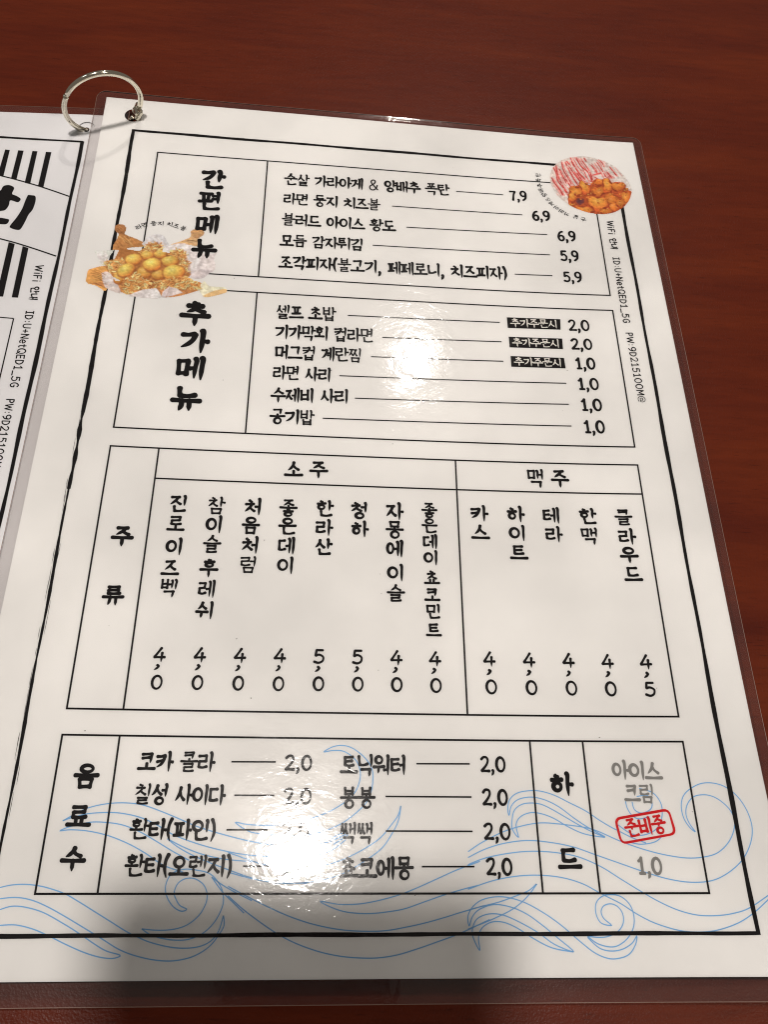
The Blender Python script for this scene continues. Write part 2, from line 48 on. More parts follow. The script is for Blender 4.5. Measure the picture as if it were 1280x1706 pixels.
BOWL = [((192, 138, 76), [(11.18, 63.0), (12.35, 61.82), (14.35, 61.97), (15.46, 63.75), (15.19, 66.13), (20.2, 68.29), (24.02, 70.84), (18.08, 72.27), (11.76, 73.75), (12.98, 66.65), (11.42, 64.75)]), ((172, 120, 70), [(11.25, 64.18), (11.36, 62.69), (12.35, 61.82), (14.35, 61.97), (15.46, 63.75), (15.12, 65.55), (13.81, 66.27), (11.99, 65.75)]), ((205, 208, 205), [(5.49, 74.55), (8.83, 74.44), (12.42, 73.86), (11.02, 77.83), (10.28, 80.17), (9.34, 81.11), (7.18, 77.92)]), ((206, 205, 210), [(21.53, 70.2), (22.37, 68.08), (23.47, 66.21), (26.0, 65.09), (28.72, 65.72), (30.07, 67.95), (31.07, 71.07), (24.12, 71.7)]), ((219, 185, 140), [(31.54, 69.28), (37.61, 65.67), (37.78, 62.81), (39.44, 61.47), (41.92, 61.54), (42.78, 63.55), (41.19, 65.77), (40.66, 69.64), (36.6, 68.94), (32.03, 69.7)]), ((190, 150, 105), [(37.77, 63.7), (37.84, 62.51), (39.44, 61.47), (41.92, 61.54), (42.78, 63.55), (41.17, 65.59), (39.17, 65.65)]), ((214, 207, 209), [(29.4, 71.8), (32.64, 69.18), (35.66, 68.44), (38.9, 69.79), (41.31, 71.91), (46.26, 72.66), (49.55, 69.45), (47.23, 73.73), (48.1, 77.7), (47.77, 80.01), (45.74, 81.89), (43.75, 84.03), (39.36, 83.54), (37.01, 77.48)]), ((200, 192, 196), [(39.08, 80.73), (42.5, 79.88), (46.9, 80.09), (45.74, 81.89), (43.75, 84.03), (40.28, 84.03)]), ((216, 165, 88), [(4.97, 83.23), (9.76, 81.07), (11.76, 83.13), (12.35, 91.96), (8.51, 90.11), (4.95, 88.79)]), ((205, 145, 85), [(4.95, 88.79), (11.7, 90.37), (19.87, 93.05), (26.71, 93.57), (35.13, 92.78), (40.89, 90.4), (43.33, 88.82), (42.11, 85.0), (19.08, 86.94), (11.95, 87.58), (8.35, 89.02)]), ((222, 208, 188), [(42.42, 88.33), (43.18, 87.16), (44.7, 84.8), (46.62, 86.89), (51.41, 86.96), (52.7, 87.81), (52.57, 89.49), (48.73, 91.17), (45.35, 91.99)]), ((205, 175, 125), [(44.66, 91.49), (47.7, 89.31), (51.49, 87.9), (52.73, 88.2), (52.57, 89.49), (48.74, 91.28), (45.35, 91.99)]), ((178, 120, 58), [(14.21, 72.64), (21.7, 73.38), (30.42, 73.16), (37.71, 75.7), (38.66, 85.28), (23.58, 88.77), (16.14, 87.2), (11.34, 83.17), (12.84, 78.51)]), ((208, 196, 194), [(9.6, 84.46), (11.61, 83.6), (14.1, 86.27), (16.01, 89.43), (16.96, 92.76), (11.72, 90.48)]), ((214, 164, 96), [(9.53, 79.4), (12.76, 77.95), (16.24, 78.19), (17.8, 80.32), (16.4, 82.7), (12.25, 83.65)]), ((208, 155, 84), [(21.23, 73.13), (23.92, 69.98), (26.43, 68.87), (28.33, 70.15), (29.03, 73.29), (26.18, 74.41), (21.91, 75.09)]), ((210, 160, 90), [(31.26, 72.8), (34.63, 71.34), (37.26, 73.43), (38.37, 77.94), (37.95, 82.52), (34.41, 77.7)]), ((206, 152, 80), [(17.34, 89.87), (18.13, 86.19), (20.37, 83.64), (22.61, 84.39), (24.95, 85.98), (29.25, 86.06), (38.07, 83.64), (41.24, 85.07), (43.52, 87.13), (42.03, 88.81), (36.44, 88.92), (29.58, 88.93), (24.59, 90.07), (19.84, 92.84), (17.87, 92.29)])]
POTATO = [(0.8, [(23.72, 82.89), (26.28, 82.67), (24.05, 85.67), (21.17, 83.12), (23.38, 80.09)]), (0.82, [(28.61, 83.42), (30.92, 83.23), (28.87, 85.76), (26.3, 83.62), (28.34, 81.08)]), (0.85, [(15.45, 85.87), (17.22, 85.71), (15.82, 88.62), (13.69, 86.03), (15.08, 83.11)]), (0.93, [(23.86, 75.08), (26.24, 74.86), (24.09, 77.01), (21.5, 75.3), (23.63, 73.14)]), (0.95, [(28.35, 74.21), (30.69, 74.0), (28.57, 76.15), (26.01, 74.42), (28.13, 72.27)]), (1, [(19.49, 77.32), (22.4, 76.49), (20.09, 79.85), (16.6, 78.14), (18.89, 74.76)]), (1, [(31.94, 77.06), (35.1, 76.42), (32.36, 79.47), (28.8, 77.7), (31.51, 74.63)]), (1.05, [(17.63, 82.31), (20.4, 80.19), (18.9, 84.84), (14.89, 84.41), (16.36, 79.76)]), (1.08, [(26.07, 79.0), (29.32, 78.33), (26.62, 82.01), (22.82, 79.67), (25.51, 75.98)]), (1.1, [(33.76, 81.86), (37.65, 80.8), (34.49, 85.26), (29.89, 82.92), (33.02, 78.43)])]
FRONT = [((214, 204, 206), [(19.52, 93.63), (21.85, 91.95), (24.62, 90.34), (28.77, 89.33), (30.03, 91.0), (30.99, 93.12), (30.14, 93.84), (25.91, 93.97)]), ((205, 193, 196), [(30.91, 93.12), (31.17, 90.9), (31.82, 89.85), (33.12, 87.97), (33.29, 90.73), (32.2, 93.29)]), ((212, 198, 198), [(33.06, 88.64), (35.37, 88.9), (37.7, 90.65), (35.05, 91.97), (32.6, 92.99)])]
DISH = [(175.76, 15.82), (178.86, 12.77), (182.25, 11.06), (187.24, 9.74), (190.47, 9.88), (193.22, 10.59), (195.94, 11.47), (198.21, 12.69), (200.56, 14.74), (202.42, 17.39), (204.05, 20.05), (205.19, 23.28), (205.64, 25.71), (205.53, 28.44), (204.67, 31.18), (203.54, 33.65), (201.59, 36.41), (199.15, 38.65), (196.22, 40.33), (192.63, 41.22), (189.16, 41.18), (186.13, 40.66), (182.8, 39.34), (179.88, 37.69), (177.76, 35.67), (175.84, 33.47), (174.52, 30.96), (173.58, 28.4), (173.07, 25.52), (173.24, 22.29), (174.21, 18.69)]
CHICKEN = [(180.38, 29.14), (180.92, 27.77), (182.62, 26.56), (184.18, 26.7), (185.34, 23.37), (187.19, 24.57), (189.03, 25.77), (191.41, 22.34), (193.79, 22.43), (195.9, 21.45), (197.59, 23.78), (200.04, 23.23), (203.08, 24.23), (203.5, 26.93), (205.53, 28.44), (204.67, 31.18), (203.54, 33.65), (201.59, 36.41), (199.15, 38.65), (196.22, 40.33), (192.63, 41.22), (189.16, 41.18), (186.13, 40.66), (182.8, 39.34), (179.88, 37.69), (179.24, 34.51)]
SAUCE = [[(173.89, 23.04), (175.15, 26.4), (176.96, 29.96), (177.54, 32.02)], [(175.14, 17.25), (175.92, 20.43), (176.3, 24.69), (178.11, 28.27), (179.67, 32.27)], [(176.31, 16.31), (176.71, 22.51), (177.88, 26.69), (179.42, 30.81)], [(178.72, 14.16), (179.24, 19.03), (180.65, 22.7), (181.54, 25.58)], [(180.37, 13.73), (181.51, 18.28), (183.0, 23.03), (184.55, 26.93)], [(182.66, 11.02), (183.33, 14.27), (183.75, 15.99)], [(185.11, 10.78), (186.59, 15.62), (188.88, 18.45), (189.87, 21.92), (190.43, 24.58)], [(186.68, 11.19), (188.31, 14.64), (189.86, 18.64), (190.38, 22.69)], [(181.71, 16.35), (183.63, 20.81), (185.25, 24.19)], [(181.01, 13.39), (181.77, 14.97)], [(188.32, 10.92), (188.95, 12.53)], [(190.75, 14.43), (192.07, 16.8), (192.61, 18.96)], [(193.35, 12.81), (194.87, 16.85), (196.0, 20.62)], [(194.34, 11.33), (195.44, 12.91), (195.99, 14.93)], [(196.76, 17.81), (197.72, 19.67), (198.39, 21.26)], [(198.29, 15.19), (199.55, 17.87), (200.56, 19.9)], [(177.53, 18.1), (178.71, 22.33), (179.58, 25.48)], [(183.04, 13.19), (184.1, 16.4), (185.36, 19.57), (187.37, 22.93)], [(178.76, 21.78), (180.37, 25.41), (181.29, 28.0)], [(184.55, 19.64), (185.8, 22.79), (186.56, 24.89)], [(191.54, 21.24), (193.35, 22.73)], [(196.33, 21.14), (198.29, 19.9)], [(189.28, 23.59), (191.15, 24.53)], [(190.87, 20.2), (194.23, 18.83)]]
PIECES = [(1, [(182.9, 29.47), (185.36, 30.55), (182.05, 31.78), (180.43, 28.4), (183.76, 27.14)]), (1.15, [(186.85, 27.55), (188.4, 26.24), (188.08, 30.99), (185.3, 28.86), (185.6, 24.1)]), (0.85, [(192.8, 23.97), (194.89, 23.81), (192.59, 25.72), (190.72, 24.13), (193.02, 22.21)]), (0.8, [(191.82, 28.79), (194.68, 28.58), (191.5, 31.48), (188.96, 29.0), (192.15, 26.07)]), (1.15, [(196.06, 25.79), (198.01, 25.2), (196.07, 29.93), (194.12, 26.38), (196.05, 21.61)]), (0.92, [(200.66, 26.02), (203.53, 25.84), (200.29, 28.75), (197.79, 26.21), (201.03, 23.27)]), (0.0, [(184.06, 34.92), (185.95, 34.78), (183.84, 36.92), (182.18, 35.06), (184.29, 32.91)]), (0.8, [(196.43, 32.74), (199.19, 32.57), (196.03, 35.84), (193.67, 32.92), (196.83, 29.62)]), (1, [(202.89, 31.28), (204.86, 31.17), (202.44, 34.51), (200.91, 31.4), (203.34, 28.02)]), (0.85, [(197.37, 37.44), (199.8, 37.3), (197.03, 40.08), (194.95, 37.59), (197.72, 34.78)]), (0.95, [(185.51, 39.36), (188.91, 39.77), (185.11, 41.18), (182.1, 38.95), (185.9, 37.52)]), (1.1, [(181.15, 33.04), (182.8, 32.91), (180.87, 35.69), (179.49, 33.17), (181.43, 30.38)]), (1.2, [(191.01, 35.48), (194.95, 36.6), (189.88, 39.21), (187.06, 34.38), (192.15, 31.7)]), (0.75, [(200.08, 34.64), (202.05, 34.53), (199.76, 37.04), (198.12, 34.76), (200.41, 32.23)]), (0.8, [(193.62, 39.5), (196.35, 39.33), (193.43, 40.97), (190.89, 39.67), (193.8, 38.02)])]
STAMP = [(168.36, 260.62), (182.99, 258.24), (183.83, 264.27), (169.18, 266.68)]
LEFT = {'frame_top': [(-35.65, 23.44), (-20.96, 23.2), (-6.01, 23.1)], 'frame_side': [(-6.03, 22.95), (-6.24, 42.69), (-6.09, 65.53), (-6.82, 78.03), (-5.98, 118.31), (-6.0, 155.38), (-5.88, 178.34)], 'rule_upper': [(-32.18, 42.28), (-26.8, 43.59), (-17.33, 46.33), (-6.64, 50.13)], 'rule_lower': [(-26.65, 71.59), (-17.03, 74.34), (-6.76, 77.89)], 'stripes': [[(-32.91, 29.42), (-31.22, 29.57), (-31.15, 42.78), (-33.26, 42.26)], [(-28.24, 29.42), (-26.27, 29.42), (-26.33, 43.85), (-28.34, 43.37)], [(-23.15, 29.26), (-21.35, 29.28), (-21.2, 45.48), (-23.22, 44.94)], [(-18.28, 29.31), (-16.31, 29.25), (-16.35, 46.54), (-18.34, 45.94)], [(-23.67, 72.85), (-21.51, 73.49), (-21.02, 96.59), (-23.27, 96.62)], [(-18.68, 74.27), (-16.61, 74.99), (-16.14, 96.7), (-18.21, 96.72)]], 'glyph': [[(-32.95, 51.75), (-30.88, 49.24), (-30.52, 47.75), (-29.85, 46.81), (-28.19, 46.55), (-26.41, 47.69), (-26.62, 50.52), (-24.98, 51.37), (-23.26, 52.68), (-23.63, 54.16), (-24.45, 54.29), (-26.66, 53.72), (-26.75, 55.98), (-27.51, 58.23), (-29.06, 58.92), (-31.42, 59.69)], [(-31.04, 61.65), (-28.47, 62.01), (-26.75, 62.27), (-25.42, 62.73), (-25.81, 64.63), (-27.91, 64.97), (-30.45, 64.72)], [(-21.07, 50.63), (-20.01, 50.66), (-18.46, 51.0), (-17.96, 53.4), (-18.24, 57.18), (-19.25, 59.84), (-19.89, 63.31), (-20.76, 66.6), (-21.9, 67.14), (-24.1, 66.47), (-24.59, 65.38), (-23.13, 61.58), (-21.98, 57.49), (-21.49, 53.11)]], 'box': [(-20.16, 105.22), (-15.95, 105.4), (-15.95, 117.16), (-15.78, 127.75)], 'top': [(-37.93, 10.79), (-20.43, 10.03), (-2.34, 9.01)], 'film_top': [(-38.37, 8.36), (-2.67, 6.57)]}

# ------------------------------------------------------------------ the gentle bow of the laminated sheet
EXPS = [(i, j) for i in range(5) for j in range(5) if 2 <= i + j <= 4]
def bow(x, y):                       # x, y in mm, result in metres
    a = (min(max(x, -4), 216) - 105) / 100; b = (min(max(y, -6), 303) - 150) / 150
    return sum(k * a ** i * b ** j for k, (i, j) in zip(Z_COEF, EXPS)) * 0.001
TABLE_Z = -0.0016
def world_pt(x, y, up): return (x * .001, -y * .001, bow(x, y) + up)

# ------------------------------------------------------------------ materials
def new_mat(name):
    m = bpy.data.materials.new(name); m.use_nodes = True
    nt = m.node_tree; return m, nt, nt.nodes['Principled BSDF'], nt.nodes['Material Output']
def lin(c): return tuple(((v / 255) / 12.92 if v <= 10 else (((v / 255) + .055) / 1.055) ** 2.4) for v in c)
def node(nt, t, **kw):
    n = nt.nodes.new(t)
    for k, v in kw.items():
        if k in n.inputs: n.inputs[k].default_value = v
        else: setattr(n, k, v)
    return n
def ramp(nt, stops):
    r = nt.nodes.new('ShaderNodeValToRGB'); e = r.color_ramp.elements
    while len(e) < len(stops): e.new(0.5)
    for k, (p, c) in zip(e, stops): k.position = p; k.color = (*c, 1)
    return r
def plain(name, col, rough=.6, noise=0, spec=.3):
    m, nt, p, out = new_mat(name)
    p.inputs['Base Color'].default_value = (*col, 1); p.inputs['Roughness'].default_value = rough
    p.inputs['Specular IOR Level'].default_value = spec
    if noise:
        tc = node(nt, 'ShaderNodeTexCoord'); n = node(nt, 'ShaderNodeTexNoise', Scale=noise, Detail=6.0)
        nt.links.new(tc.outputs['Object'], n.inputs['Vector'])
        a = tuple(v * .93 for v in col); b = tuple(min(1, v * 1.05) for v in col)
        r = ramp(nt, [(.35, a), (.65, b)]); nt.links.new(n.outputs['Fac'], r.inputs['Fac'])
        nt.links.new(r.outputs['Color'], p.inputs['Base Color'])
    return m
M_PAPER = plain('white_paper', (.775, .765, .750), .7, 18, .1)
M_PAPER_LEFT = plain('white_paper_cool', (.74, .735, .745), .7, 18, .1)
M_INK = plain('black_ink', (.010, .009, .010), .8, 600, .02)
M_GREY = plain('grey_ink', (.24, .235, .225), .8, 0, .05)
M_RED = plain('red_ink', (.58, .015, .02), .8, 0, .05)
M_WHITE = plain('unprinted_white', (.76, .74, .69), .6)
M_BLUE = plain('blue_ink', (.20, .42, .70), .8, 0, .05)
MATS = {'ink': M_INK, 'grey': M_GREY, 'red': M_RED, 'white': M_WHITE}

def print_mat():
    m, nt, p, out = new_mat('photo_print')
    a = node(nt, 'ShaderNodeAttribute', attribute_name='Col')
    tc = node(nt, 'ShaderNodeTexCoord'); n = node(nt, 'ShaderNodeTexNoise', Scale=900.0, Detail=4.0)
    nt.links.new(tc.outputs['Object'], n.inputs['Vector'])
    r = ramp(nt, [(.3, (.78, .76, .74)), (.7, (1.12, 1.12, 1.12))]); nt.links.new(n.outputs['Fac'], r.inputs['Fac'])
    mx = node(nt, 'ShaderNodeMix', data_type='RGBA', blend_type='MULTIPLY'); mx.inputs[0].default_value = 1
    nt.links.new(a.outputs['Color'], mx.inputs[6]); nt.links.new(r.outputs['Color'], mx.inputs[7])
    nt.links.new(mx.outputs[2], p.inputs['Base Color']); p.inputs['Roughness'].default_value = .6
    p.inputs['Specular IOR Level'].default_value = .1
    return m
M_PRINT = print_mat()

def film_mat(name, haze, tint):
    m, nt, p, out = new_mat(name); nt.nodes.remove(p); L = nt.links.new
    tc = node(nt, 'ShaderNodeTexCoord')
    # fine orange-peel wrinkles of pouch laminate, drawn out along one diagonal
    mp = node(nt, 'ShaderNodeMapping'); mp.inputs['Rotation'].default_value = (0, 0, math.radians(38)); mp.inputs['Scale'].default_value = (1, 1.7, 1)
    L(tc.outputs['Object'], mp.inputs['Vector'])
    n1 = node(nt, 'ShaderNodeTexNoise', Scale=115.0, Detail=3.0, Roughness=.55, Distortion=1.4)
    n2 = node(nt, 'ShaderNodeTexNoise', Scale=520.0, Detail=3.0, Roughness=.6, Distortion=.6)
    n3 = node(nt, 'ShaderNodeTexNoise', Scale=22.0, Detail=2.0)
    for n in (n1, n2, n3): L(mp.outputs['Vector'], n.inputs['Vector'])
    b1 = node(nt, 'ShaderNodeBump', Strength=1.0, Distance=.00005)
    b2 = node(nt, 'ShaderNodeBump', Strength=1.0, Distance=.000011)
    b3 = node(nt, 'ShaderNodeBump', Strength=1.0, Distance=.00022)
    L(n3.outputs['Fac'], b3.inputs['Height']); L(n1.outputs['Fac'], b1.inputs['Height']); L(n2.outputs['Fac'], b2.inputs['Height'])
    L(b3.outputs['Normal'], b1.inputs['Normal']); L(b1.outputs['Normal'], b2.inputs['Normal'])
    g1 = node(nt, 'ShaderNodeBsdfAnisotropic', Roughness=.06); g1.inputs['Color'].default_value = (1, 1, 1, 1)
    g2 = node(nt, 'ShaderNodeBsdfAnisotropic', Roughness=.22); g2.inputs['Color'].default_value = (1, 1, 1, 1)
    L(b2.outputs['Normal'], g1.inputs['Normal']); L(b1.outputs['Normal'], g2.inputs['Normal'])
    gm = node(nt, 'ShaderNodeMixShader'); gm.inputs[0].default_value = .1
    n4 = node(nt, 'ShaderNodeTexNoise', Scale=75.0, Detail=6.0, Roughness=.7, Distortion=.8); L(mp.outputs['Vector'], n4.inputs['Vector'])
    mr = node(nt, 'ShaderNodeMapRange'); mr.inputs['From Min'].default_value = .42; mr.inputs['From Max'].default_value = .72; mr.inputs['To Min'].default_value = .035; mr.inputs['To Max'].default_value = .17
    L(n4.outputs['Fac'], mr.inputs['Value']); L(mr.outputs[0], gm.inputs[0])
    L(g1.outputs[0], gm.inputs[1]); L(g2.outputs[0], gm.inputs[2])
    t = node(nt, 'ShaderNodeBsdfTransparent'); t.inputs['Color'].default_value = (*tint, 1)
    d = node(nt, 'ShaderNodeBsdfDiffuse'); d.inputs['Color'].default_value = (.62, .62, .66, 1)
    tm = node(nt, 'ShaderNodeMixShader'); tm.inputs[0].default_value = haze
    L(t.outputs[0], tm.inputs[1]); L(d.outputs[0], tm.inputs[2])
    fr = node(nt, 'ShaderNodeFresnel', IOR=1.5); L(b1.outputs['Normal'], fr.inputs['Normal'])
    mx = node(nt, 'ShaderNodeMixShader'); L(fr.outputs[0], mx.inputs[0]); L(tm.outputs[0], mx.inputs[1]); L(gm.outputs[0], mx.inputs[2])
    L(mx.outputs[0], out.inputs['Surface'])
    return m
M_FILM = film_mat('laminate_film', 0.0, (.985, .985, .985))
M_MARGIN = film_mat('laminate_margin', 0.018, (.92, .90, .89))

def wood_mat():
    m, nt, p, out = new_mat('mahogany_veneer'); L = nt.links.new
    tc = node(nt, 'ShaderNodeTexCoord')
    mp = node(nt, 'ShaderNodeMapping'); mp.inputs['Rotation'].default_value = (0, 0, math.radians(13)); mp.inputs['Scale'].default_value = (1, 7, 1)
    L(tc.outputs['Object'], mp.inputs['Vector'])
    n0 = node(nt, 'ShaderNodeTexNoise', Scale=7.0, Detail=4.0, Roughness=.55, Distortion=.6)
    r0 = ramp(nt, [(.25, (.080, .0090, .0028)), (.5, (.106, .0138, .0034)), (.78, (.140, .0205, .0040))])
    L(mp.outputs[0], n0.inputs['Vector']); L(n0.outputs['Fac'], r0.inputs['Fac'])
    n1 = node(nt, 'ShaderNodeTexNoise', Scale=60.0, Detail=8.0, Roughness=.68, Distortion=.3); L(mp.outputs[0], n1.inputs['Vector'])
    r1 = ramp(nt, [(.33, (.62, .58, .58)), (.60, (1.08, 1.08, 1.08))]); L(n1.outputs['Fac'], r1.inputs['Fac'])
    mp2 = node(nt, 'ShaderNodeMapping'); mp2.inputs['Rotation'].default_value = (0, 0, math.radians(14)); mp2.inputs['Scale'].default_value = (1, 9, 1)
    L(tc.outputs['Object'], mp2.inputs['Vector'])
    n2 = node(nt, 'ShaderNodeTexNoise', Scale=150.0, Detail=4.0, Roughness=.6); L(mp2.outputs[0], n2.inputs['Vector'])
    r2 = ramp(nt, [(.30, (.45, .40, .40)), (.385, (1, 1, 1))]); L(n2.outputs['Fac'], r2.inputs['Fac'])
    m1 = node(nt, 'ShaderNodeMix', data_type='RGBA', blend_type='MULTIPLY'); m1.inputs[0].default_value = .42
    m2 = node(nt, 'ShaderNodeMix', data_type='RGBA', blend_type='MULTIPLY'); m2.inputs[0].default_value = .55
    L(r0.outputs[0], m1.inputs[6]); L(r1.outputs[0], m1.inputs[7]); L(m1.outputs[2], m2.inputs[6]); L(r2.outputs[0], m2.inputs[7])
    L(m2.outputs[2], p.inputs['Base Color'])
    n3 = node(nt, 'ShaderNodeTexNoise', Scale=1700.0, Detail=2.0); L(tc.outputs['Object'], n3.inputs['Vector'])
    b0 = node(nt, 'ShaderNodeBump', Strength=.6, Distance=.00005); L(n2.outputs['Fac'], b0.inputs['Height'])
    b = node(nt, 'ShaderNodeBump', Strength=1.0, Distance=.00009); L(n3.outputs['Fac'], b.inputs['Height']); L(b0.outputs[0], b.inputs['Normal'])
    L(b.outputs[0], p.inputs['Normal'])
    p.inputs['Roughness'].default_value = .36; p.inputs['Specular IOR Level'].default_value = .20
    return m
M_WOOD = wood_mat()

def metal_mat():
    m, nt, p, out = new_mat('nickel_plated_steel')
    p.inputs['Metallic'].default_value = 1; p.inputs['Base Color'].default_value = (.80, .76, .64, 1)
    tc = node(nt, 'ShaderNodeTexCoord'); n = node(nt, 'ShaderNodeTexNoise', Scale=700.0, Detail=3.0)
    nt.links.new(tc.outputs['Object'], n.inputs['Vector'])
    r = ramp(nt, [(.3, (.06,) * 3), (.7, (.17,) * 3)]); nt.links.new(n.outputs['Fac'], r.inputs['Fac']); nt.links.new(r.outputs[0], p.inputs['Roughness'])
    b = node(nt, 'ShaderNodeBump', Strength=.5, Distance=.00004); nt.links.new(n.outputs['Fac'], b.inputs['Height']); nt.links.new(b.outputs[0], p.inputs['Normal'])
    return m
M_METAL = metal_mat()
M_EDGE = plain('cut_film_edge', (.22, .13, .10), .4, 0, .5)
M_PHONE = plain('grey_phone_case', (.24, .235, .23), .6)

# ------------------------------------------------------------------ objects
def tag(o, label=None, cat=None, group=None, kind=None):
    if label: o['label'] = label
    if cat: o['category'] = cat
    if group: o['group'] = group
    if kind: o['kind'] = kind
    return o
def empty(name, loc):
    o = bpy.data.objects.new(name, None); C.objects.link(o); o.location = loc; o.empty_display_size = .01
    return o
class MB:
    def __init__(s): s.v = []; s.f = []; s.c = []
    def add(s, vs, fs, col=None):
        b = len(s.v); s.v += vs; s.f += [tuple(b + i for i in f) for f in fs]
        if col is not None: s.c += col if isinstance(col, list) else [col] * len(vs)
    def build(s, name, m, parent=None, smooth=False, label=None):
        me = bpy.data.meshes.new(name); me.from_pydata(s.v, [], s.f); me.update()
        if s.c:
            a = me.color_attributes.new('Col', 'FLOAT_COLOR', 'POINT')
            a.data.foreach_set('color', [x for c in s.c for x in (*c, 1.0)])
        if smooth: me.polygons.foreach_set('use_smooth', [True] * len(me.polygons))
        me.materials.append(m)
        o = bpy.data.objects.new(name, me); C.objects.link(o)
        if parent is not None:
            o.parent = parent; o.matrix_parent_inverse = Matrix.Translation(parent.location).inverted()
        if label: o['label'] = label
        return o
def ccw(p):
    a = sum(p[i - 1][0] * p[i][1] - p[i][0] * p[i - 1][1] for i in range(len(p)))
    return a
def up_faces(vs, fs):                # mm coordinates run y-down: flip so normals look up
    r = []
    for f in fs:
        p = [vs[i] for i in f]
        a = sum(p[i - 1][0] * p[i][1] - p[i][0] * p[i - 1][1] for i in range(len(p)))
        r.append(tuple(f) if a < 0 else tuple(reversed(f)))
    return r

# ---- brush strokes -------------------------------------------------
def catmull(P, n=5):
    if len(P) < 3: return P
    Q = [P[0]] + list(P) + [P[-1]]; r = []
    for i in range(1, len(Q) - 2):
        p0, p1, p2, p3 = Q[i - 1:i + 3]
        for k in range(n):
            t = k / n
            r.append(tuple(.5 * ((2 * p1[d]) + (-p0[d] + p2[d]) * t + (2 * p0[d] - 5 * p1[d] + 4 * p2[d] - p3[d]) * t * t + (-p0[d] + 3 * p1[d] - 3 * p2[d] + p3[d]) * t ** 3) for d in (0, 1)))
    r.append(tuple(P[-1])); return r
def subdiv(P, step):
    r = [P[0]]
    for a, b in zip(P, P[1:]):
        n = max(1, int(math.ceil(math.dist(a, b) / step)))
        for k in range(1, n + 1): r.append((a[0] + (b[0] - a[0]) * k / n, a[1] + (b[1] - a[1]) * k / n))
    return r
def ribbon(mb, P, wfun, up, cap=True, closed=False):
    """flat stroke along the mm polyline P; wfun(t) is the full width in mm at 0..1"""
    n = len(P); d = [0]
    for a, b in zip(P, P[1:]): d.append(d[-1] + math.dist(a, b))
    tot = d[-1] or 1e-6
    Lf, Rt = [], []; T = []
    for i in range(n):
        if closed and i in (0, n - 1): a, b = P[-2], P[1]
        else: a, b = P[max(0, i - 1)], P[min(n - 1, i + 1)]
        tx, ty = b[0] - a[0], b[1] - a[1]; l = math.hypot(tx, ty) or 1e-9; tx /= l; ty /= l
        k = 1.0
        if 0 < i < n - 1:
            sx, sy = P[i][0] - P[i - 1][0], P[i][1] - P[i - 1][1]; sl = math.hypot(sx, sy) or 1e-9
            k = 1 / max(.62, abs((sx * tx + sy * ty) / sl))
        w = wfun(d[i] / tot) * .5 * k
        Lf.append((P[i][0] - ty * w, P[i][1] + tx * w)); Rt.append((P[i][0] + ty * w, P[i][1] - tx * w)); T.append((tx, ty))
    V2 = []; F = []
    for a, b in zip(Lf, Rt): V2 += [a, b]
    for i in range(n - 1): F.append((2 * i, 2 * i + 1, 2 * i + 3, 2 * i + 2))
    if cap and not closed:
        for (i, s) in ((0, -1), (n - 1, 1)):
            w = math.dist(Lf[i], Rt[i]) * .5; tx, ty = T[i]; b = len(V2); K = 3
            for k in range(1, K + 1):
                a = math.pi * k / (K + 1); V2.append((P[i][0] - ty * w * math.cos(a) + s * tx * w * .8 * math.sin(a), P[i][1] + tx * w * math.cos(a) + s * ty * w * .8 * math.sin(a)))
            F.append((2 * i,) + tuple(range(b, b + K)) + (2 * i + 1,))
    F = up_faces(V2, F)
    mb.add([world_pt(x, y, up) for x, y in V2], F)
INK0 = 2.6e-5
# a stroke: (points, curved, tail) tail 'b' blunt, 't' drawn out, 'n' even
def S(*p, c=0, t='b'): return (list(p), c, t)
def ELL(x0, y0, x1, y1):
    cx, cy, rx, ry = (x0 + x1) / 2, (y0 + y1) / 2, (x1 - x0) / 2, (y1 - y0) / 2
    return ([(cx + rx * math.cos(a), cy - ry * math.sin(a)) for a in [math.pi * .62 + 2 * math.pi * k / 18 for k in range(19)]], 0, 'o')
CHO = 'ㄱㄲㄴㄷㄸㄹㅁㅂㅃㅅㅆㅇㅈㅉㅊㅋㅌㅍㅎ'
JUNG = 'ㅏㅐㅑㅒㅓㅔㅕㅖㅗㅘㅙㅚㅛㅜㅝㅞㅟㅠㅡㅢㅣ'
JONG = ' ㄱㄲㄳㄴㄵㄶㄷㄹㄺㄻㄼㄽㄾㄿㅀㅁㅂㅄㅅㅆㅇㅈㅊㅋㅌㅍㅎ'
